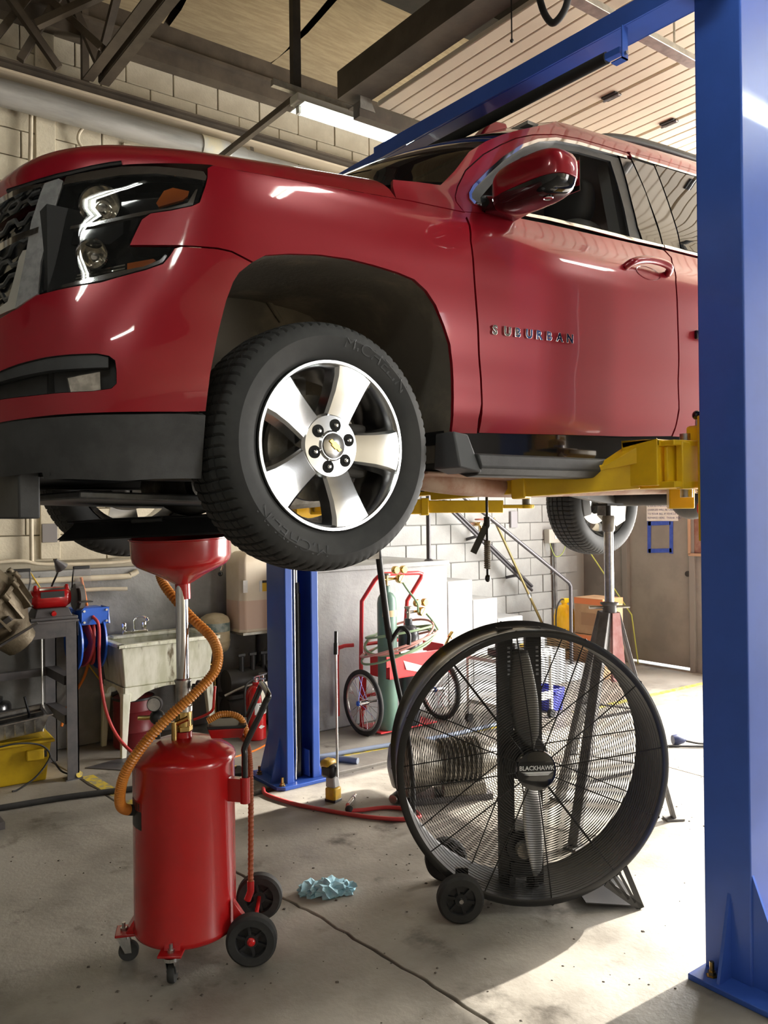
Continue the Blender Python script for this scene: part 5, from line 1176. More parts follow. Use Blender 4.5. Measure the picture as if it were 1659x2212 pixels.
def skirt(p, q, yaw):
    n = 9; poly = [(0, .50), (1, .50)] + [(1 - k / n, .40 + .08 * math.sin(PI * min(1, max(0, (k / n - .12) / .76))) ** .6 if .1 < k / n < .9 else .395) for k in range(n + 1)]
    return poly
for (xa, ya, xb, yb) in ((.05, .05, .71, .05), (.05, .05, .05, .47), (.71, .05, .71, .47), (.05, .47, .71, .47)):
    poly = skirt(0, 0, 0); nrm = V(yb - ya, -(xb - xa), 0).normalized() * .01
    obj('skirt', G().prism(poly, lambda a, b, t: (xa + (xb - xa) * a + nrm.x * t, ya + (yb - ya) * a + nrm.y * t, b), -1, 1), M_SINK, sk)
for x, y, dx, dy in ((.06, .06, -.03, -.02), (.70, .06, .03, -.02), (.06, .46, -.03, .0), (.70, .46, .03, .0)):
    obj('leg', G().hexa([(x + dx - .018, y + dy - .018, 0), (x + dx + .018, y + dy - .018, 0), (x + dx + .018, y + dy + .018, 0), (x + dx - .018, y + dy + .018, 0)], [(x - .03, y - .03, .46), (x + .03, y - .03, .46), (x + .03, y + .03, .46), (x - .03, y + .03, .46)]), M_SINK, sk, bevel=.004)
fc = obj('faucet', G().box(.18, .38, .44, .50, .825, .85).join(G().tube(curve([(.28, .47, .85), (.28, .46, .93), (.30, .40, .965), (.325, .33, .955), (.33, .31, .93)], 6), .011, 12)), M_CHROME, sk, bevel=.004)
for x in (.20, .36): obj('faucet_knob', G().lathe([(.012, .85), (.020, .86), (.024, .905), (.018, .915), (0, .916)], 8, (x, .47, 0)), M_CHROME, fc)
bk = thing('red_drum', 'dark red barrel standing under the utility sink', 'barrel', (2.28, 6.20, 0))
obj('drum_shell', G().lathe([(0, 0), (.145, 0), (.15, .005), (.15, .12), (.154, .125), (.15, .13), (.15, .27), (.154, .275), (.15, .28), (.15, .37), (.14, .375), (0, .37)], 40), mat('dark_red_plastic', (.16, .012, .016), .45), bk)
obj('drum_ring', G().lathe([(.15, .355), (.158, .36), (.158, .372), (.15, .376)], 40), M_BLACKP, bk)

# ------------------------------------------------------------------ steel bench
M_BENCH = mat('grey_bench_steel', (.075, .072, .075), .5, .2, col2=(.11, .10, .10), nscale=7, col3=(.20, .16, .12), n3=14, lo3=.70, hi3=.78)
bn = thing('steel_bench', 'tall dark grey steel bench carrying the red grinder', 'bench', (1.70, 5.64, 0))
obj('bench_top', G().box(-1.1, .01, -.01, .56, 1.045, 1.06), M_BENCH, bn, bevel=.003)
obj('front_apron', G().box(-1.1, -.075, -.005, .0, .95, 1.045), M_BENCH, bn); obj('side_apron', G().box(.0, .006, .0, .55, .95, 1.045), M_BENCH, bn)
for x, y in ((-.035, 0), (-1.06, 0), (-.035, .50), (-1.06, .50)):
    obj('leg', G().box(x - .038, x + .038, y, y + .008, 0, 1.045).box(x + .030, x + .038, y, y + .06, 0, 1.045), M_BENCH, bn)
    if x > -.5 and y == 0: obj('leg_foot', G().box(x - .05, x + .06, y - .01, y + .07, 0, .006), M_BENCH, bn)
for z in (.62, .36):
    obj('side_rail', G().box(-.07, .0, .06, .52, z, z + .06), M_BENCH, bn); obj('cross_rail', G().box(-1.06, .0, .48, .53, z, z + .05), M_BENCH, bn)
obj('paint_spot', G().lathe([(0, 0), (.022, 0), (.022, .001)], 16, (.003, -.002, .03), (0, -1, .2)), M_YEL, bn)
# lettering-like scuffs are left to the paint; an upright rod leans inside the frame
rd = thing('steel_rod', 'thin white rod leaning inside the steel bench frame', 'rod', (1.555, 5.95, 0))
obj('rod', G().cyl((0, 0, .0), (.0, .0, .92), .006, 8), M_WHITEP, rd); obj('rod_tip', G().cyl((0, 0, .915), (0, 0, .935), .009, 8), M_STEEL, rd)
# bench grinder
gr_ = thing('bench_grinder', 'red bench grinder with clear eye shields on the steel bench', 'grinder', (1.565, 5.78, 1.06))
obj('grinder_base', G().hexa([(-.13, -.10, 0), (.13, -.10, 0), (.13, .10, 0), (-.13, .10, 0)], [(-.10, -.07, .075), (.10, -.07, .075), (.10, .07, .075), (-.10, .07, .075)]), M_BENCH, gr_, bevel=.006)
obj('grinder_foot', G().box(-.15, .15, -.11, .11, 0, .02), M_BENCH, gr_, bevel=.003)
obj('switch', G().cyl((0, -.10, .04), (0, -.085, .045), .016, 16), M_RED, gr_)
mo = obj('motor', G().lathe([(0, -.125), (.05, -.125), (.068, -.10), (.072, -.09), (.072, .09), (.068, .10), (.05, .125), (0, .125)], 36, (0, 0, .14), (1, 0, 0)), M_RED2, gr_)
obj('name_plate', G().box(-.075, .075, -.074, -.066, .145, .185), M_BLACKP, mo); obj('plate_strip', G().box(-.08, .08, -.060, -.05, .195, .207), M_CHROME, mo)
for s in (-1, 1): obj('motor_ear', G().hexa([(s * .1 - .015, -.05, .19), (s * .1 + .015, -.05, .19), (s * .1 + .015, -.0, .19), (s * .1 - .015, 0, .19)], [(s * .1 - .01, -.04, .23), (s * .1 + .01, -.04, .23), (s * .1 + .01, -.01, .22), (s * .1 - .01, -.01, .22)]), M_RED2, mo, bevel=.006)
#([(.085, -.05, .19), (.115, -.05, .19), (.115, 0, .19), (.085, 0, .19)], [(.09, -.04, .23), (.11, -.04, .23), (.11, -.01, .22), (.09, -.01, .22)]), M_RED2, mo, bevel=.006)
for s in (-1, 1):
    gd = obj('wheel_guard', G().lathe([(0, -.028), (.085, -.028), (.092, -.02), (.092, .02), (.085, .028), (0, .028)], 36, (s * .19, .02, .13), (1, 0, 0)), M_BLACKP, gr_)
    obj('grinding_wheel', G().lathe([(0, -.015), (.075, -.015), (.075, .015), (0, .015)], 36, (s * .19, -.03, .13), (1, 0, 0)), mat('grindstone', (.16, .15, .14), .9), gd)
    obj('tool_rest', G().box(s * .19 - .045, s * .19 + .045, -.16, -.09, .105, .113), M_BLACKP, gd)
    obj('eye_shield', G().hexa([(s * .19 - .05, -.11, .20), (s * .19 + .05, -.11, .20), (s * .19 + .05, -.108, .20), (s * .19 - .05, -.108, .20)], [(s * .19 - .06, -.07, .33), (s * .19 + .06, -.07, .33), (s * .19 + .06, -.068, .33), (s * .19 - .06, -.068, .33)]), glassmat('clear_plastic', (.4, .4, .4), .18), gd)
    obj('shield_bar', G().box(s * .19 - .055, s * .19 + .055, -.075, -.055, .325, .345), M_BLACKP, gd, bevel=.004)
    obj('shield_arm', G().tube([(s * .14, -.02, .2), (s * .135, -.05, .26), (s * .14, -.065, .335)], .005, 8), M_BLACKM, gd)
obj('grinder_sticker', G().box(.219, .221, -.02, .03, .15, .21), mat('yellow_sticker', (.75, .55, .03), .5), gr_)
lp = thing('gooseneck_lamp', 'small black gooseneck lamp rising behind the bench grinder', 'lamp', (1.60, 5.95, 1.06))
obj('lamp_base', G().lathe([(0, 0), (.045, 0), (.045, .012), (.015, .02), (0, .02)], 24), M_BLACKP, lp)
obj('lamp_neck', G().tube(curve([(0, 0, .02), (.0, 0, .12), (.03, -.01, .22), (.055, -.02, .28), (.07, -.03, .33)], 6), .007, 8), M_BLACKM, lp)
obj('lamp_shade', G().lathe([(.012, .05), (.02, .03), (.045, -.02), (.047, -.025), (.042, -.022), (.016, .028)], 24, (.07, -.03, .345), (-.6, -.2, .75)), mat('pewter', (.25, .25, .27), .3, .8), lp)
# hose reel on the wall
hr = thing('hose_reel', 'blue wall hose reel wound with red air hose', 'hose reel', (1.93, 6.20, .83))
M_RBLUE = mat('reel_blue', (.02, .11, .55), .35, coat=.2)
M_RHOSE = mat('red_air_hose', (.50, .05, .05), .45)
for x in (-.085, .085): obj('reel_flange', G().lathe([(.05, -.004), (.20, -.004), (.212, -.012), (.216, -.008), (.212, .004), (.05, .004)], 48, (x, 0, 0), (1, 0, 0)), M_RBLUE, hr)
obj('reel_core', G().cyl((-.085, 0, 0), (.085, 0, 0), .06, 28), M_RBLUE, hr)
pts = [( -.07 + .14 * ((k / 24) % 1 if int(k / 24) % 2 == 0 else 1 - (k / 24) % 1), (.09 + .013 * (k / 48)) * math.cos(k * PI / 12), (.09 + .013 * (k / 48)) * math.sin(k * PI / 12)) for k in range(24 * 14)]
obj('wound_hose', G().tube(pts, .012, 8), M_RHOSE, hr)
obj('reel_arm', G().box(-.12, .10, -.06, .06, .235, .245).box(-.12, -.112, -.06, .06, 0, .24).box(.098, .106, -.06, .06, 0, .24), M_RBLUE, hr, bevel=.004)
ga = obj('guide_arm', G().box(-.08, .12, -.16, -.15, .13, .25).box(-.08, -.07, -.16, .0, .13, .25).box(.11, .12, -.16, .0, .13, .25), M_RBLUE, hr, bevel=.005)
for x in (-.06, .10):
    for z in (.15, .23): obj('arm_bolt', G().cyl((x, -.168, z), (x, -.158, z), .009, 8), M_STEEL, ga)
obj('wall_bracket', G().box(-.05, .05, .06, .21, .05, .22), M_RBLUE, hr)
h1 = thing('air_hose', 'red air hose hanging from the blue reel down to the floor', 'hose', (1.96, 6.0, 0))
obj('hose', G().tube(curve([(-.03, .04, 1.02), (.0, -.0, .95), (.0, .0, .72), (.01, -.02, .50), (.04, -.06, .30), (.10, -.14, .14), (.19, -.30, .035), (.30, -.55, .014), (.35, -.9, .012), (.42, -1.2, .012)], 8), .0115, 10), M_RHOSE, h1)
h2_ = thing('air_hose', 'red air hose lying on the floor with a quick coupler', 'hose', (2.6, 4.2, 0))
cvp = curve([(-.06, .46, .013), (-.10, .34, .013), (-.05, .09, .013), (.06, -.16, .013), (.17, -.36, .013), (.29, -.50, .013), (.40, -.53, .013), (.42, -.42, .013), (.34, -.30, .013), (.20, -.24, .013), (.13, -.21, .02), (.16, -.16, .03)], 8)
obj('hose', G().tube(cvp, .012, 10), M_RHOSE, h2_)
obj('coupler', G().cyl((.16, -.16, .03), (.225, -.11, .034), .013, 12), M_STEEL, h2_); obj('coupler_tip', G().cyl((.225, -.11, .034), (.285, -.06, .036), .009, 12).join(G().cyl((.245, -.095, .035), (.255, -.085, .035), .013, 12)), M_CHROME, h2_)
obj('hose_end', G().ball((.135, -.21, .024), .024, 12, 8, (1, 1, .9)), M_RUB, h2_)

# yellow bin with pans on top, canister, cable
yb = thing('yellow_bin', 'yellow plastic bin with flanged lid under the steel bench', 'bin', (1.30, 5.74, 0), R(-4))
M_YBIN = mat('yellow_plastic', (.66, .44, .015), .42, col2=(.52, .33, .01), nscale=5, col3=(.25, .17, .03), n3=9, lo3=.66, hi3=.76)
obj('bin_body', taper(-.20, .25, 0, .36, 0, .255, .03, .03), M_YBIN, yb, bevel=.02, seg=3)
obj('bin_lid', G().box(-.22, .27, -.02, .38, .255, .275), M_YBIN, yb, bevel=.008)
obj('lid_panel', G().box(-.16, .21, .04, .32, .275, .282), M_YBIN, yb, bevel=.004)
lt = obj('latch', G().box(.09, .20, -.035, -.005, .155, .225), M_YBIN, yb, bevel=.008); obj('latch_clip', G().box(.20, .215, -.03, -.01, .17, .21), M_BLACKP, lt)
op_ = thing('sump_pan', 'ribbed silver and black oil pan lying on the yellow bin', 'pan', (1.30, 5.86, .312), rot=(R(3), R(-6), R(-6)))
obj('pan_shell', taper(-.24, .26, -.14, .14, .0, .11, .05, .04, .008), mat('cast_alloy', (.55, .55, .55), .35, .8, col2=(.25, .25, .25), nscale=9), op_, bevel=.01)
for k in range(6): obj('pan_rib', G().hexa([(-.14 + k * .06, -.104, .01), (-.13 + k * .06, -.104, .01), (-.13 + k * .06, -.10, .01), (-.14 + k * .06, -.10, .01)], [(-.14 + k * .06, -.148, .10), (-.13 + k * .06, -.148, .10), (-.13 + k * .06, -.14, .10), (-.14 + k * .06, -.14, .10)]), M_STEEL, op_)
obj('pan_flange', G().box(-.26, .28, -.155, -.13, .108, .115).box(-.26, .28, .13, .155, .108, .115).box(.25, .28, -.15, .15, .108, .115), M_STEEL, op_)
obj('pan_oil', G().box(-.22, .24, -.12, .12, .085, .09), M_GLOSSB, op_)
obj('dipstick', G().cyl((.16, .05, .09), (.145, .06, .21), .008, 8), M_BLACKM, op_)
bc = thing('black_canister', 'black cylindrical canister behind the silver oil pan', 'canister', (1.32, 6.30, .0))
obj('canister_body', G().lathe([(0, 0), (.11, 0), (.115, .01), (.115, .42), (.105, .44), (.06, .45), (.06, .48), (0, .485)], 36), M_BLACKM, bc); obj('canister_cap', G().cyl((-.05, -.05, .45), (-.05, -.05, .50), .03, 16), M_CHROME, bc)
cb = thing('power_cable', 'black cable draped over the front of the yellow bin', 'cable', (1.4, 5.68, 0))
obj('cable', G().tube(curve([(-.25, .02, .275), (-.08, .0, .290), (.06, -.0, .26), (.12, -.02, .20), (.10, -.03, .14), (.02, -.04, .06), (-.08, -.05, .012), (-.12, -.06, .01)], 7), .006, 8), M_RUB, cb)
obj('cable', G().tube(curve([(.12, -.03, .18), (.16, .0, .12), (.20, .02, .06), (.24, .03, .03), (.28, .05, .012), (.285, .08, .012)], 7), .006, 8), M_RUB, cb)
fp = thing('floor_pipe', 'long dark rubber strip lying across the floor below the bench', 'pipe', (1.5, 5.25, 0))
obj('pipe', G().tube(curve([(-1.2, .20, .018), (-.36, .075, .018), (.0, .02, .018), (.38, -.085, .018), (.62, -.17, .018)], 6), .018, 10), M_RUB, fp)
sh = thing('flat_mat', 'thin dark metal sheet on the floor in front of sink legs', 'sheet', (2.05, 5.62, 0))
obj('sheet', G().prism([(-.25, .22), (.20, -.30), (.75, -.05), (.45, .38)], lambda a, b, t: (a, b, t), .0005, .006), M_BENCH, sh)
# big casting held up at the left edge
tc_ = thing('gearbox_casting', 'large brown cast gearbox housing tilted at the left edge', 'gearbox', (.90, 5.15, 0))
M_GBOX = mat('oily_casting', (.10, .075, .045), .45, .5, col2=(.17, .14, .095), nscale=9, bump=.4, bscale=30)
c0_ = V(.16, .17, 1.23); ax = V(-.55, -.10, .62).normalized()
gp = obj('housing', G().lathe([(0, -.34), (.10, -.34), (.12, -.26), (.17, -.18), (.205, -.10), (.215, .0), (.245, .005), (.245, .03), (.215, .035), (.20, .2), (.16, .3), (0, .3)], 14, c0_, ax), M_GBOX, tc_, smooth=25)
u_ = ax.orthogonal().normalized(); w_v = ax.cross(u_)
for k in range(14):
    d = u_ * math.cos(2 * PI * k / 14) + w_v * math.sin(2 * PI * k / 14)
    obj('housing_rib', G().bar(c0_ + d * .205 - ax * .15, c0_ + d * .228 - ax * .005, .014, .05, up=tuple(d)), M_GBOX, gp)
    obj('flange_lug', G().cyl(c0_ + d * .25 - ax * .004, c0_ + d * .25 + ax * .04, .018, 10), M_GBOX, gp)
obj('clamp_arm', G().bar((-.05, .10, .83), (.42, -.02, 1.12), .05, .012).join(G().bar((-.05, .13, .90), (.28, .0, 1.16), .10, .03)), M_BENCH, tc_)
obj('pivot_bolt', G().cyl((.16, -.03, .985), (.16, .02, .985), .020, 16).join(G().cyl((.16, -.04, .985), (.16, -.03, .985), .011, 6)), M_STEEL, tc_)
obj('stand_post', G().box(-.08, .02, .10, .20, .03, 1.0), M_BENCH, tc_); obj('stand_base', G().box(-.35, .2, -.15, .45, .0, .04), M_BENCH, tc_)
vs_ = thing('bench_vise', 'small black vise on the bench beside the grinder', 'vise', (1.19, 5.76, 1.06))
obj('vise_body', G().box(-.06, .06, -.05, .05, 0, .05).box(-.035, .035, -.08, .06, .05, .12).box(-.05, .05, -.10, -.075, .05, .13), M_BLACKP, vs_, bevel=.008); obj('vise_screw', G().cyl((0, -.17, .08), (0, -.09, .08), .012, 12).join(G().cyl((-.06, -.16, .08), (.06, -.16, .08), .005, 8)), M_STEEL, vs_)
oc = thing('extension_cord', 'orange extension cord hanging behind the hose reel', 'cord', (1.9, 6.36, 0))
obj('cord', G().tube(curve([(.05, .0, 1.28), (.07, -.02, 1.15), (.10, .0, 1.0), (.12, .01, .8), (.08, .02, .55), (-.05, .0, .35), (-.12, -.05, .2)], 7), .011, 8), M_ORANGE, oc)
ys_ = thing('air_line', 'thin yellow air line drooping down the grey wall by sink', 'cord', (2.0, 6.38, 0))
obj('line', G().tube(curve([(-.42, .0, 1.36), (-.30, -.0, 1.15), (-.08, .0, .75), (.08, .0, .5), (.2, .0, .33), (.5, -.02, .27)], 7), .005, 6), mat('yellow_cord', (.60, .38, .03), .5), ys_)

# ------------------------------------------------------------------ wall tanks, pump, extinguisher
jt = thing('fluid_tank', 'tall cream plastic fluid tank on a wall bracket beside blue column', 'tank', (3.31, 6.22, .77))
M_JUG = mat('cream_plastic', (.78, .68, .52), .45, col2=(.72, .60, .44), nscale=3)
g = G()
prof = [(.0, 1.0), (.01, 1.03), (.56, 1.03), (.60, 1.0), (.66, .70), (.67, .25)]
oct_ = [(-.17, -.09), (-.13, -.13), (.13, -.13), (.17, -.09), (.17, .13), (-.17, .13)]
n = len(oct_); v = []
for z, s_ in prof: v += [(x * s_, y * s_, z) for x, y in oct_]
f = [tuple(range(n - 1, -1, -1)), tuple((len(prof) - 1) * n + k for k in range(n))]
for i in range(len(prof) - 1): f += [(i * n + k, i * n + (k + 1) % n, (i + 1) * n + (k + 1) % n, (i + 1) * n + k) for k in range(n)]
obj('tank_body', g.add(v, f), M_JUG, jt, bevel=.012, seg=3)
obj('tank_cap', G().cyl((-.05, 0, .66), (-.05, 0, .70), .04, 20), M_WHITEP, jt)
obj('liquid_band', G().prism([(x * 1.035, y * 1.035) for x, y in oct_], lambda a, b, t: (a, b, t), .02, .27), mat('pinkish_fluid', (.70, .50, .38), .45), jt, bevel=.01)
lb = obj('warning_label', G().box(.02, .16, -.1365, -.134, .33, .42), mat('label_yellow', (.80, .50, .03), .5), jt); obj('label_head', G().box(.02, .16, -.1375, -.1365, .40, .42), M_BLACKP, lb); obj('label_side', G().box(-.005, .02, -.1368, -.134, .33, .42), M_WHITEP, lb)
obj('small_label', G().box(-.155, -.115, -.139, -.134, .33, .43), M_WHITEP, jt)
obj('wall_bracket', G().box(-.15, .15, -.12, .20, -.02, .0).bar((.14, .17, -.36), (.14, -.08, -.02), .03, .008), M_GALV, jt)
lv = thing('wall_valve_handle', 'bent chrome lever with black ball on the wall', 'valve', (3.07, 6.30, 1.22))
obj('lever', G().tube(curve([(.05, .0, .30), (.04, -.02, .22), (-.0, -.05, .13), (-.03, -.06, .06)], 6), .008, 8), M_CHROME, lv); obj('lever_ball', G().ball((-.04, -.065, .035), .022, 14, 10), M_GLOSSB, lv)
obj('valve_body', G().box(.02, .08, -.02, .12, .28, .40), M_CAST, lv, bevel=.006)
pt = thing('pressure_tank', 'small cream pressure tank with dark label by the sink', 'tank', (2.99, 6.27, .0))
obj('tank_shell', G().lathe([(0, .60), (.06, .605), (.105, .63), (.122, .67), (.122, .70), (.125, .705), (.125, .715), (.122, .72), (.122, .87), (.11, .90), (.07, .925), (.02, .935), (0, .935)], 40), mat('dirty_cream', (.55, .46, .30), .5, col2=(.42, .34, .21), nscale=8), pt)
obj('tank_label', G().lathe([(.1235, .79), (.1235, .86)], 40, a0=R(150), a1=R(320)), mat('teal_label', (.10, .16, .15), .4, col2=(.35, .38, .34), nscale=18), pt)
obj('tank_pipe', G().cyl((0, 0, .0), (0, 0, .60), .017, 12), M_BRASS, pt); obj('tank_tee', G().cyl((-.05, 0, .52), (.05, 0, .52), .02, 12), M_BRASS, pt)
pu = thing('water_pump', 'dark greasy pump and motor on the floor by blue column', 'pump', (3.20, 6.06, 0))
obj('pump_motor', G().cyl((-.22, 0, .40), (.10, 0, .40), .10, 24).join(G().cyl((.10, 0, .40), (.2, 0, .40), .13, 24)), M_DARK, pu)
obj('pump_tank', G().lathe([(0, -.25), (.10, -.23), (.13, -.17), (.13, .17), (.10, .23), (0, .25)], 32, (0, 0, .18), (1, 0, 0)), M_DARK, pu)
obj('pump_deck', G().box(-.24, .22, -.10, .10, .28, .31), M_DARK, pu)
for x in (-.1, 0, .1): obj('pump_valve', G().cyl((x, -.04, .48), (x, -.04, .60), .022, 12).join(G().box(x - .03, x + .03, -.05, -.03, .60, .62)), M_BLACKP, pu)
obj('pump_pipe', G().tube(curve([(-.3, -.14, .33), (-.15, -.16, .38), (.0, -.17, .40), (.02, -.17, .43)], 5), .009, 8), M_GALV, pu); obj('gate_valve', G().cyl((.02, -.17, .40), (.02, -.17, .47), .014, 10).join(G().cyl((-.02, -.17, .47), (.06, -.17, .47), .006, 8)), M_CHROME, pu)
for x in (-.18, .18): obj('pump_foot', G().box(x - .02, x + .02, -.1, .1, 0, .06), M_DARK, pu)
fe = thing('fire_extinguisher', 'red fire extinguisher with hanging white tag beside the blue column', 'extinguisher', (3.085, 5.76, 0))
obj('cylinder', G().lathe([(0, 0), (.07, 0), (.078, .008), (.078, .33), (.07, .37), (.045, .405), (.025, .415), (.025, .44), (0, .44)], 36), M_RED, fe)
obj('print_label', G().lathe([(.0788, .20), (.0788, .29)], 20, a0=R(190), a1=R(300)), M_WHITEP, fe)
for k in range(4): obj('print_mark', G().lathe([(.0794, .215 + .018 * k), (.0794, .221 + .018 * k)], 8, a0=R(215), a1=R(215 + (50, 35, 60, 28)[k])), M_BLACKP, fe)
obj('diamond_mark', G().add([(-.02, -.0785, .105), (.0, -.0795, .12), (.035, -.0785, .105), (.0, -.0795, .09)], [(0, 1, 2, 3)]), M_WHITEP, fe)
vh = obj('valve_head', G().cyl((0, 0, .44), (0, 0, .47), .02, 14).join(G().bar((-.02, 0, .475), (.08, -.03, .50), .02, .01)).join(G().bar((-.02, 0, .465), (.07, -.03, .46), .02, .01)), M_STEEL, fe)
obj('safety_pin', G().tube([(.0 + .02 * math.cos(k * PI / 6), -.03, .47 + .02 * math.sin(k * PI / 6)) for k in range(12)], .002, 5, closed=True), mat('pin_red', (.6, .1, .1), .4), vh)
obj('tag', G().hexa([(.01, -.085, .27), (.075, -.08, .28), (.075, -.078, .28), (.01, -.083, .27)], [(.0, -.07, .435), (.065, -.065, .445), (.065, -.063, .445), (.0, -.068, .435)]), mat('cream_tag', (.80, .74, .60), .6), fe)
obj('discharge_hose', G().tube(curve([(-.03, 0, .46), (-.09, -.01, .42), (-.10, -.01, .3), (-.095, -.02, .14), (-.09, -.02, .08)], 6), .009, 8), M_RUB, fe)

# ------------------------------------------------------------------ concrete stairs with rails
sr = thing('concrete_stairs', 'pale concrete landing and steps against the block wall', 'stairs', (3.42, 5.6, 0))
obj('landing', G().box(.08, 1.51, 0, .915, 0, 1.30), M_PALE, sr, bevel=.012)
obj('landing_cap', G().box(.075, 1.525, -.015, .915, 1.265, 1.305), M_PALE, sr, bevel=.006)
for x0, x1, z in ((1.51, 1.815, 1.115), (1.815, 2.13, .927), (2.13, 2.47, .73), (2.47, 2.78, .54), (2.78, 3.08, .35), (3.08, 3.38, .17)):
    obj('step', G().box(x0, x1, 0, .915, 0, z), M_PALE, sr, bevel=.01)
M_RAIL = mat('dark_pipe_rail', (.085, .08, .085), .4, .5)
rl = thing('stair_handrail', 'dark pipe handrail on the open side of the concrete steps', 'handrail', (4.75, 5.64, 0))
obj('rail', G().tube([(-1.2, 0, 2.03), (.15, 0, 2.03), (.73, 0, 1.69), (1.86, 0, 1.0), (1.885, 0, .96), (1.885, 0, .02)], .019, 12), M_RAIL, rl)
obj('post', G().cyl((0, 0, 1.30), (0, 0, 2.03), .02, 12), M_RAIL, rl); obj('post_flange', G().lathe([(.02, 1.325), (.03, 1.32), (.045, 1.305), (.0, 1.305)], 20, (0, 0, 0)), M_RAIL, rl)
rl2 = thing('wall_handrail', 'paired dark pipe handrails fixed along the wall above steps', 'handrail', (5.4, 6.36, 0))
for d in (0, .045): obj('rail', G().cyl((-.3, 0, 2.17 + d), (1.44, 0, .855 + d), .016, 12), M_RAIL, rl2)
for x in (.62, 1.2): obj('rail_bracket', G().bar((x, 0, 1.475 - (x - .62) * .755), (x, .16, 1.44 - (x - .62) * .755), .012, .03), M_RAIL, rl2)
po = thing('leaning_pole', 'long brass coloured pole leaning on the wall by the steps', 'pole', (6.9, 6.0, 0))
obj('pole', G().cyl((.18, .15, .01), (-.60, .40, 1.66), .014, 12), mat('olive_pole', (.26, .20, .08), .35, .5), po); obj('pole_ferrule', G().cyl((-.19, .27, .79), (-.21, .277, .83), .018, 12), M_STEEL, po)
sp_ = thing('wall_spigot', 'old brass water spigot with red handle on wall', 'spigot', (6.12, 6.50, 1.60))
obj('spigot_body', G().cyl((0, .03, 0), (0, -.10, 0), .022, 12).join(G().cyl((0, -.08, .02), (0, -.10, -.10), .018, 12)), M_BRASS, sp_); obj('spigot_handle', G().lathe([(.01, -.006), (.045, -.008), (.05, 0), (.045, .008), (.01, .006)], 16, (-.0, -.07, .05), (0, 0, 1)), mat('old_red', (.40, .12, .08), .6), sp_)
obj('spigot_pipe', G().cyl((-.12, -.01, .0), (.08, -.01, .0), .018, 12), M_RUST, sp_)
ot = thing('outlet_box', 'grey electrical outlet box with looping cord by the corner', 'outlet', (7.33, 6.50, 1.43))
obj('box', G().box(-.11, .09, -.06, .02, -.07, .09), mat('outlet_grey', (.50, .48, .42), .5), ot, bevel=.006); obj('socket', G().box(-.02, .05, -.066, -.06, -.02, .05), M_WHITEP, ot); obj('plug', G().box(.03, .09, -.10, -.06, -.01, .03), M_BLACKP, ot, bevel=.004)
obj('cord', G().tube(curve([(.06, -.09, -.01), (.10, -.11, -.10), (.05, -.10, -.20), (-.03, -.08, -.22), (-.08, -.06, -.12), (-.08, -.04, -.05)], 6), .006, 6), mat('green_cord', (.35, .42, .10), .5), ot)
obj('conduit', G().cyl((.02, -.02, -.07), (.05, -.02, -1.42), .02, 10), M_GREYS, ot)
gp_ = thing('grey_wall_patch', 'small grey switch plate on the pale wall above steps', 'plate', (6.72, 6.505, 1.55))
obj('plate', G().box(-.05, .05, -.006, .02, 0, .18), mat('patch_grey', (.30, .29, .30), .6), gp_)
ln = thing('corner_air_line', 'thin yellow green line slanting down in the far corner', 'cord', (7.75, 6.3, 0))
obj('line', G().tube([(-.15, .1, 1.9), (-.10, .0, 1.35), (.1, -.5, .55), (.14, -.55, .008)], .008, 6), mat('lime_cord', (.50, .52, .10), .5), ln)
# boxes and jug by the corner
def carton(name, label, loc, w, d, h, m, band=None):
    t = thing(name, label, 'box', loc)
    obj('carton', G().box(0, w, 0, d, 0, h), m, t, bevel=.004)
    for s in (0, 1): obj('flap', G().box(0, w, s * d / 2 + (.002 if s else 0), d / 2 + s * d / 2 - (0 if s else .002), h, h + .004), m, t)
    if band: obj('print_band', G().box(-.002, .0, .0, d, h - .06, h).box(.0, w, -.002, .0, h - .06, h), band, t); obj('print_panel', G().box(-.002, 0, d * .25, d * .75, h * .25, h * .6), mat('carton_print', (.30, .17, .09), .8), t)
    return t
M_OBAND = mat('orange_print', (.62, .18, .06), .7)
carton('cardboard_box', 'brown cardboard box with orange band, upper of the stacked pair', (6.90, 5.45, .445), .33, .37, .37, M_CARD, M_OBAND)
carton('cardboard_box', 'brown cardboard box with orange band, lower of the stacked pair', (6.88, 5.44, 0), .35, .39, .435, M_CARD, M_OBAND)
yj = thing('yellow_jug', 'bright yellow round canister beside the stacked cardboard boxes', 'canister', (6.85, 5.22, 0))
yj.location = (6.93, 5.98, .40)
obj('jug_body', G().lathe([(0, 0), (.07, .0), (.10, .03), (.115, .10), (.115, .20), (.10, .27), (.06, .31), (.03, .325), (.03, .36), (0, .36)], 32), mat('bright_yellow', (.85, .48, .01), .35), yj); obj('jug_valve', G().box(-.03, .06, -.03, .03, .34, .39), M_YLIFT, yj, bevel=.006)
obj('jug_hose', G().tube(curve([(.03, 0, .37), (-.08, -.02, .38), (-.16, -.03, .28), (-.17, -.03, .1), (-.15, -.03, -.02)], 6), .008, 8), M_RUB, yj)
wc = thing('wooden_crate', 'plain wooden crate under the yellow canister', 'crate', (6.815, 5.86, 0))
for z in (0, .135, .27): obj('board', G().box(0, .30, 0, .015, z, z + .12).box(0, .30, .255, .27, z, z + .12).box(0, .015, .015, .255, z, z + .12).box(.285, .30, .015, .255, z, z + .12), mat('crate_wood', (.38, .26, .14), .7, col2=(.30, .2, .1), nscale=8), wc)
obj('board', G().box(0, .30, 0, .27, .39, .40), mat('crate_wood', (.3, .2, .1), .7), wc)

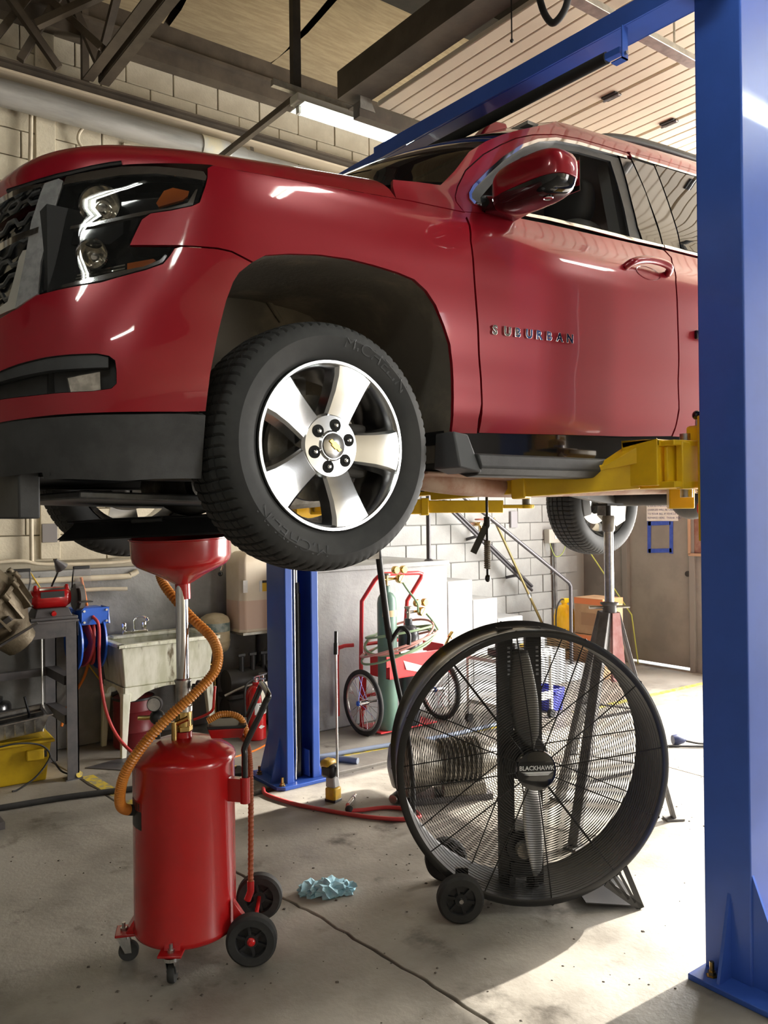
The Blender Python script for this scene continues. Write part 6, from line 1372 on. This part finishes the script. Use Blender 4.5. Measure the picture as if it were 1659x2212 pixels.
# ------------------------------------------------------------------ welding cart
ct = thing('welding_cart', 'red two-wheeled gas cylinder cart by the concrete landing', 'cart', (3.98, 5.34, 0))
M_CRED = mat('cart_red', (.62, .03, .035), .35, coat=.2)
TL = [(-.105, .12, .02), (-.105, .12, .55), (-.105, .10, 1.03), (-.03, .02, 1.20), (.0, .0, 1.235), (.04, .0, 1.245), (.40, .0, 1.235), (.44, .0, 1.225), (.445, .02, 1.19), (.36, .10, 1.0), (.35, .12, .75), (.35, .12, .02)]
obj('frame_tube', G().tube(TL, .0165, 12), M_CRED, ct)
for z, y in ((.69, .06), (.28, .06), (.03, .0)): obj('cross_tube', G().cyl((-.105, y, z), (.42, y, z), .014, 10), M_CRED, ct)
obj('rear_tube', G().tube(curve([(-.28, .20, .12), (-.28, .20, .60), (-.25, .18, .67), (-.16, .14, .68)], 5), .016, 10), M_CRED, ct)
obj('base_plate', G().box(-.12, .45, -.16, .14, .02, .03), M_CRED, ct)
tb_ = obj('tool_tray', G().box(-.06, .50, -.20, -.19, .44, .62).box(-.06, .50, -.20, .06, .44, .45).box(-.06, -.05, -.20, .06, .44, .62).box(.49, .50, -.20, .06, .44, .66), M_CRED, ct, bevel=.003)
obj('tray_flap', G().box(-.10, .02, -.215, -.205, .54, .65), M_CRED, tb_); obj('paper_note', G().hexa([(.10, -.21, .50), (.30, -.21, .45), (.31, -.208, .45), (.10, -.208, .50)], [(.05, -.19, .66), (.34, -.17, .62), (.34, -.168, .62), (.05, -.188, .66)]), M_WHITEP, tb_)
obj('axle_bracket', G().box(-.13, -.08, .08, .10, .16, .42), M_CRED, ct)
def spoked(c, r):
    w = obj('wheel', G().tube([(c[0], c[1] + r * .96 * math.cos(k * PI / 32), c[2] + r * .96 * math.sin(k * PI / 32)) for k in range(64)], r * .075, 10, closed=True), M_RUB, ct)
    obj('wheel_rim', G().tube([(c[0], c[1] + r * .86 * math.cos(k * PI / 32), c[2] + r * .86 * math.sin(k * PI / 32)) for k in range(64)], r * .045, 8, closed=True), M_STEEL, w)
    obj('wheel_hub', G().cyl((c[0] - .045, c[1], c[2]), (c[0] + .045, c[1], c[2]), .022, 16), M_CHROME, w); obj('hub_cap', G().cyl((c[0] - .052, c[1], c[2]), (c[0] - .045, c[1], c[2]), .020, 16), M_RBLUE, w)
    for k in range(24):
        a = 2 * PI * k / 24; b = a + (.5 if k % 4 < 2 else -.5); x = c[0] + (.035 if k % 2 else -.035)
        obj('spoke', G().cyl((x, c[1] + .02 * math.cos(b), c[2] + .02 * math.sin(b)), (c[0], c[1] + r * .84 * math.cos(a), c[2] + r * .84 * math.sin(a)), .0018, 5), M_CHROME, w)
spoked((-.19, -.02, .25), .25); spoked((.60, -.02, .25), .25)
obj('axle', G().cyl((-.19, -.02, .25), (.60, -.02, .25), .010, 10), M_STEEL, ct)
def gas(name, label, loc, r, h, m, collar=None):
    t = thing(name, label, 'gas cylinder', loc)
    obj('cylinder', G().lathe([(0, 0), (r * .9, 0), (r, .02), (r, h - r * 1.1), (r * .92, h - r * .6), (r * .65, h - r * .15), (r * .36, h), (r * .36, h + .05), (0, h + .05)], 36), m, t)
    if collar: obj('paper_band', G().lathe([(r * 1.005, h - .19), (r * 1.005, h - .14)], 20, a0=R(160), a1=R(290)), collar, t)
    obj('valve', G().cyl((0, 0, h + .05), (0, 0, h + .13), .015, 12).join(G().cyl((-.02, 0, h + .10), (.05, 0, h + .10), .011, 10)), M_BRASS if collar else M_CAST, t); obj('valve_wheel', G().lathe([(.0, h + .13), (.032, h + .13), (.034, h + .138), (.032, h + .146), (0, h + .146)], 12), M_CAST, t)
    def reg(x, z):
        rg = obj('regulator', G().lathe([(0, -.03), (.03, -.03), (.036, -.02), (.036, .015), (.028, .025), (0, .03)], 20, (x, -.03, z), (0, 1, 0)).join(G().cyl((.03, 0, z), (x, -.0, z), .010, 10)), M_BRASS, t)
        for dx in (-.035, .045): obj('gauge', G().lathe([(0, -.022), (.027, -.022), (.031, -.014), (.031, .014), (0, .014)], 20, (x + dx, -.02, z + .07), (0, 1, 0)), M_BRASS, rg); obj('gauge_face', G().lathe([(0, -.0235), (.024, -.0235)], 16, (x + dx, -.02, z + .07), (0, 1, 0)), mat('gauge_dial', (.55, .38, .18), .4), rg)
        obj('regulator_key', G().bar((x - .02, -.06, z - .03), (x + .02, -.06, z + .03), .006, .006), M_BRASS, rg)
    reg(.11, h + .10)
    return t
M_GREEN = mat('green_cylinder', (.13, .22, .17), .4, col2=(.10, .18, .15), nscale=5)
gas('gas_cylinder', 'tall green gas cylinder strapped on the red cart', (3.975, 5.24, .032), .077, 1.08, M_GREEN, mat('tan_label', (.55, .42, .24), .6))
gas('gas_cylinder', 'shorter black gas cylinder on the red cart', (4.20, 5.25, .032), .085, .80, mat('black_cylinder', (.028, .03, .036), .4, coat=.2))
wh = thing('welding_hose', 'green and red twin welding hose coiled around the cylinders', 'hose', (4.08, 5.22, .72))
M_GH = mat('green_hose', (.22, .32, .18), .5); M_PH = mat('pink_hose', (.55, .26, .22), .5); M_BH = M_RUB
for i, (m, dz, rr) in enumerate(((M_GH, 0, .30), (M_PH, .03, .305), (M_GH, -.045, .33), (M_PH, -.025, .335), (M_GH, .07, .29))):
    obj('coil', G().tube([(rr * math.cos(a * PI / 18) * 1.0, rr * .72 * math.sin(a * PI / 18), dz + .05 * math.sin(a * PI / 18 + i) + .06 * math.cos(a * PI / 18)) for a in range(36)], .009, 8, closed=True), m, wh)
obj('hose_lead', G().tube(curve([(.01, .0, .50), (.06, -.04, .40), (.12, -.08, .30), (.15, -.06, .22)], 6), .008, 8), M_GH, wh); obj('hose_lead', G().tube(curve([(.25, .0, .22), (.30, -.05, .14), (.34, -.08, .06)], 6), .008, 8), M_GH, wh)
tq = obj('torch', G().cyl((.22, -.26, -.10), (.32, -.24, .02), .013, 10).join(G().cyl((.32, -.24, .02), (.36, -.23, .05), .020, 10)), M_BRASS, wh)

# ------------------------------------------------------------------ hanging and floor things
bh = thing('hanging_hose', 'black hose hanging down from under the car behind tyre', 'hose', (2.64, 3.5, 0))
obj('hose', G().tube(curve([(-.02, .05, 1.80), (-.01, .03, 1.52), (.01, .0, 1.20), (.03, -.01, 1.03), (.05, -.03, .86), (.10, -.05, .60), (.16, -.02, .30), (.22, .05, .03)], 8), .013, 10), M_RUB, bh)
obj('hose_sheath', G().tube(curve([(-.01, .03, 1.50), (.01, .0, 1.20), (.025, -.005, 1.08)], 6), .018, 10), M_BLACKP, bh)
obj('hook', G().tube(curve([(.03, -.01, 1.06), (.08, -.03, 1.13), (.12, -.05, 1.10), (.12, -.05, 1.04)], 6), .012, 8), M_BLACKP, bh); obj('clip', G().box(-.10, -.03, .0, .03, 1.50, 1.56), M_CAST, bh)
ht = thing('spring_linkage', 'black spring-loaded rod hanging below the yellow lift arm', 'rod', (2.52, 2.60, 0))
obj('rod', G().cyl((0, 0, 1.47), (0, 0, 1.93), .006, 10), M_BLACKM, ht); obj('rod_joint', G().cyl((0, 0, 1.68), (0, 0, 1.72), .014, 12), M_BLACKP, ht); obj('rod_joint', G().cyl((0, 0, 1.87), (0, 0, 1.91), .012, 12), M_BLACKP, ht)
obj('lever', G().bar((0, 0, 1.69), (-.055, .03, 1.565), .008, .028), M_BLACKM, ht); obj('spring', G().tube([(.012 * math.cos(k * .8), .012 * math.sin(k * .8), 1.62 - k * .00105) for k in range(120)], .0035, 5), M_CAST, ht); obj('rod_tip', G().ball((0, 0, 1.455), .012, 12, 8, (1, 1, 1.4)), M_BLACKM, ht)
iw = thing('impact_wrench', 'yellow cordless wrench standing on the floor with a long extension', 'wrench', (2.78, 4.22, 0), R(20))
obj('battery', G().box(-.036, .036, -.035, .04, 0, .085), mat('yellow_tool', (.70, .42, .02), .45, col2=(.45, .28, .05), nscale=14), iw, bevel=.01); obj('battery_foot', G().box(-.037, .037, -.037, .042, 0, .018), M_BLACKP, iw, bevel=.004)
obj('grip', G().hexa([(-.03, -.03, .085), (.03, -.03, .085), (.03, .04, .085), (-.03, .04, .085)], [(-.025, -.02, .15), (.025, -.02, .15), (.025, .04, .15), (-.025, .04, .15)]), mat('grey_grip', (.45, .45, .44), .5), iw, bevel=.008)
obj('tool_body', G().box(-.04, .04, -.02, .07, .14, .225), M_BLACKP, iw, bevel=.02); obj('tool_cover', G().box(-.043, .043, .0, .075, .20, .25), MATS['yellow_tool'], iw, bevel=.02)
obj('extension_bar', G().cyl((0, -.03, .15), (.04, .0, .90), .0075, 10), M_CHROME, iw); obj('socket', G().cyl((.04, .0, .88), (.045, .002, .95), .014, 14).join(G().cyl((.045, .002, .95), (.052, .005, 1.02), .011, 12)), M_BLACKM, iw)
bt_ = thing('storage_tray', 'low black plastic tray on the floor at the blue column', 'tray', (2.43, 4.93, 0), R(-20))
obj('tray_shell', taper(-.13, .13, -.15, .15, 0, .055, .015, .015, .008), M_BLACKP, bt_, bevel=.005); obj('tray_step', G().box(-.10, .10, -.05, .11, .035, .075), M_BLACKP, bt_, bevel=.006); obj('brass_piece', G().cyl((.0, .02, .085), (.06, .05, .085), .010, 8), M_BRASS, bt_)
dh = thing('floor_hose', 'grey blue flexible hose lying on the floor behind column', 'hose', (3.3, 4.85, 0))
obj('hose', G().tube(curve([(-.25, .15, .02), (-.05, .0, .02), (.02, -.12, .02)], 6), .022, 10), mat('grey_blue_hose', (.16, .18, .22), .4), dh); obj('hose', G().tube(curve([(-.15, .14, .02), (.3, .08, .02), (.9, -.02, .02), (1.5, -.02, .02)], 6), .016, 10), mat('steel_blue_hose', (.20, .24, .32), .35), dh)
oh = thing('air_line', 'thin orange air line lying on the floor by extinguisher', 'cord', (2.9, 5.4, 0))
obj('line', G().tube(curve([(-.5, -.05, .008), (.0, .05, .008), (.35, .1, .1), (.45, .12, .03), (.55, .1, .008)], 7), .007, 6), M_ORANGE, oh)
ag = thing('air_tool', 'chrome and black air tool lying on floor beside fan', 'air tool', (3.09, 3.98, 0), R(30))
obj('tool_body', G().cyl((-.09, 0, .035), (.10, 0, .03), .028, 16), M_STEEL, ag, bevel=.004); obj('tool_head', G().cyl((.10, 0, .03), (.16, 0, .03), .035, 16), M_BLACKP, ag)
# crumpled light blue paper towel
rgx = thing('crumpled_towel', 'crumpled light blue paper towel on the floor', 'towel', (2.085, 3.21, 0))
def crumple(c, r, sd):
    rng = random.Random(sd); bm = bmesh.new(); bmesh.ops.create_icosphere(bm, subdivisions=3, radius=r)
    for v_ in bm.verts:
        k = .55 + .75 * rng.random(); v_.co = Vector((v_.co.x * k * 1.2, v_.co.y * k, max(-r * .38, v_.co.z * k * .72))) + Vector(c)
    g = G(); g.add([tuple(v_.co) for v_ in bm.verts], [tuple(q.index for q in f.verts) for f in bm.faces]); bm.free(); return g
obj('fold', crumple((0, 0, .024), .06, 3), mat('blue_paper', (.42, .66, .74), .8, col2=(.30, .52, .62), nscale=14), rgx, smooth=0); obj('fold', crumple((-.06, .05, .020), .05, 5), MATS['blue_paper'], rgx, smooth=0); obj('fold', crumple((.06, -.035, .018), .045, 9), MATS['blue_paper'], rgx, smooth=0)
pl_ = thing('plug_cord', 'dark plug and loose cord on the bright floor', 'plug', (5.42, 3.60, 0))
obj('plug_body', G().lathe([(0, -.05), (.035, -.05), (.04, -.02), (.028, .03), (.012, .05), (0, .05)], 16, (0, 0, .04), (.8, -.5, 0)), mat('navy_plastic', (.03, .04, .10), .4), pl_); obj('cord', G().tube(curve([(.04, -.03, .03), (.12, -.10, .012), (.25, -.16, .01), (.34, -.24, .01)], 6), .008, 6), M_RUB, pl_); obj('cord', G().tube(curve([(-.12, .02, .01), (.0, -.09, .01), (.12, -.2, .01), (.26, -.3, .01)], 6), .008, 6), M_RUB, pl_)
# work cart seen through the fan guard
wk = thing('tool_cart', 'white two-shelf tool cart behind the drum fan', 'cart', (4.72, 4.70, 0), R(4))
for z in (.52, .16): obj('shelf', G().box(0, .62, 0, .40, z, z + .03).box(0, .62, 0, .01, z + .03, z + .07).box(0, .62, .39, .40, z + .03, z + .07), M_WHITEP, wk, bevel=.004)
for x, y in ((.0, 0), (.60, 0), (0, .38), (.60, .38)):
    obj('leg', G().box(x, x + .025, y, y + .025, .06, .55), M_WHITEP, wk); obj('caster_wheel', G().cyl((x + .012, y - .005, .035), (x + .012, y + .03, .035), .035, 16), M_RUB, wk)
for i, (x, y, w_, h, mm, nm, lab) in enumerate(((.08, .12, .10, .06, M_BLACKP, 'tool_case', 'black tool case on the white cart'), (.24, .10, .16, .04, M_BLACKM, 'drill_body', 'dark power tool lying on the white cart'), (.46, .14, .10, .05, M_YBIN, 'parts_box', 'yellow parts box on the white cart'))):
    t = thing(nm, lab, 'tool', (4.72 + x, 4.73 + y, .552)); obj('case', G().box(0, w_, 0, .12, 0, h), mm, t, bevel=.008); obj('case_handle', G().box(w_ * .3, w_ * .7, .03, .06, h, h + .05), M_BLACKP, t, bevel=.006)
bb = thing('storage_bin', 'blue plastic bin on the floor behind the fan', 'bin', (5.42, 4.85, 0)); obj('bin_shell', taper(0, .20, 0, .24, 0, .20, .02, .02, .01), mat('blue_plastic', (.06, .07, .42), .4), bb, bevel=.006); obj('bin_handle', G().box(.05, .15, -.02, .005, .15, .18), MATS['blue_plastic'], bb, bevel=.004)
# transmission on the floor behind the fan
tx = thing('floor_gearbox', 'oily aluminium gearbox resting on the floor behind fan', 'gearbox', (3.30, 3.86, 0), R(-25))
M_TALU = mat('oily_aluminium', (.30, .28, .24), .4, .7, col2=(.15, .135, .11), nscale=10, bump=.3, bscale=40)
tg = obj('bell_housing', G().lathe([(0, -.24), (.19, -.24), (.20, -.22), (.19, -.20), (.16, -.10), (.12, .0), (.115, .26), (.085, .34), (.05, .40), (0, .40)], 22, (0, 0, .22), (1, 0, 0)), M_TALU, tx, smooth=25)
for k in range(9): obj('case_rib', G().lathe([(.12, -.006), (.14, -.004), (.14, .004), (.12, .006)], 22, (.02 + k * .028, 0, .22), (1, 0, 0)), M_TALU, tg)
obj('valve_cover', G().box(.0, .28, -.11, .11, .035, .12), M_TALU, tx, bevel=.012); obj('cradle', G().box(-.20, .32, -.10, .10, .0, .035), M_BENCH, tx); obj('converter', G().lathe([(0, -.30), (.06, -.30), (.13, -.28), (.14, -.24)], 24, (0, 0, .22), (1, 0, 0)), M_CAST, tx)

# loose grit and flakes on the slab
gg = G(); rng = random.Random(11)
for k in range(420):
    x = rng.uniform(.9, 5.2); y = rng.uniform(1.7, 4.6); s = rng.choice((.002, .003, .004, .006)); a = rng.uniform(0, PI)
    c, d = math.cos(a) * s * 1.6, math.sin(a) * s
    gg.hexa([(x - c, y - d, .0003), (x + d, y - c, .0003), (x + c, y + d, .0003), (x - d, y + c, .0003)], [(x - c * .6, y - d * .6, s * .6), (x + d * .6, y - c * .6, s * .6), (x + c * .6, y + d * .6, s * .6), (x - d * .6, y + c * .6, s * .6)])
gt = obj('floor_grit', gg, mat('grit', (.09, .075, .06), .9), None, smooth=0, weld=False)
tag(gt, 'scattered grit and dirt flakes on the concrete floor', 'grit', kind='stuff')
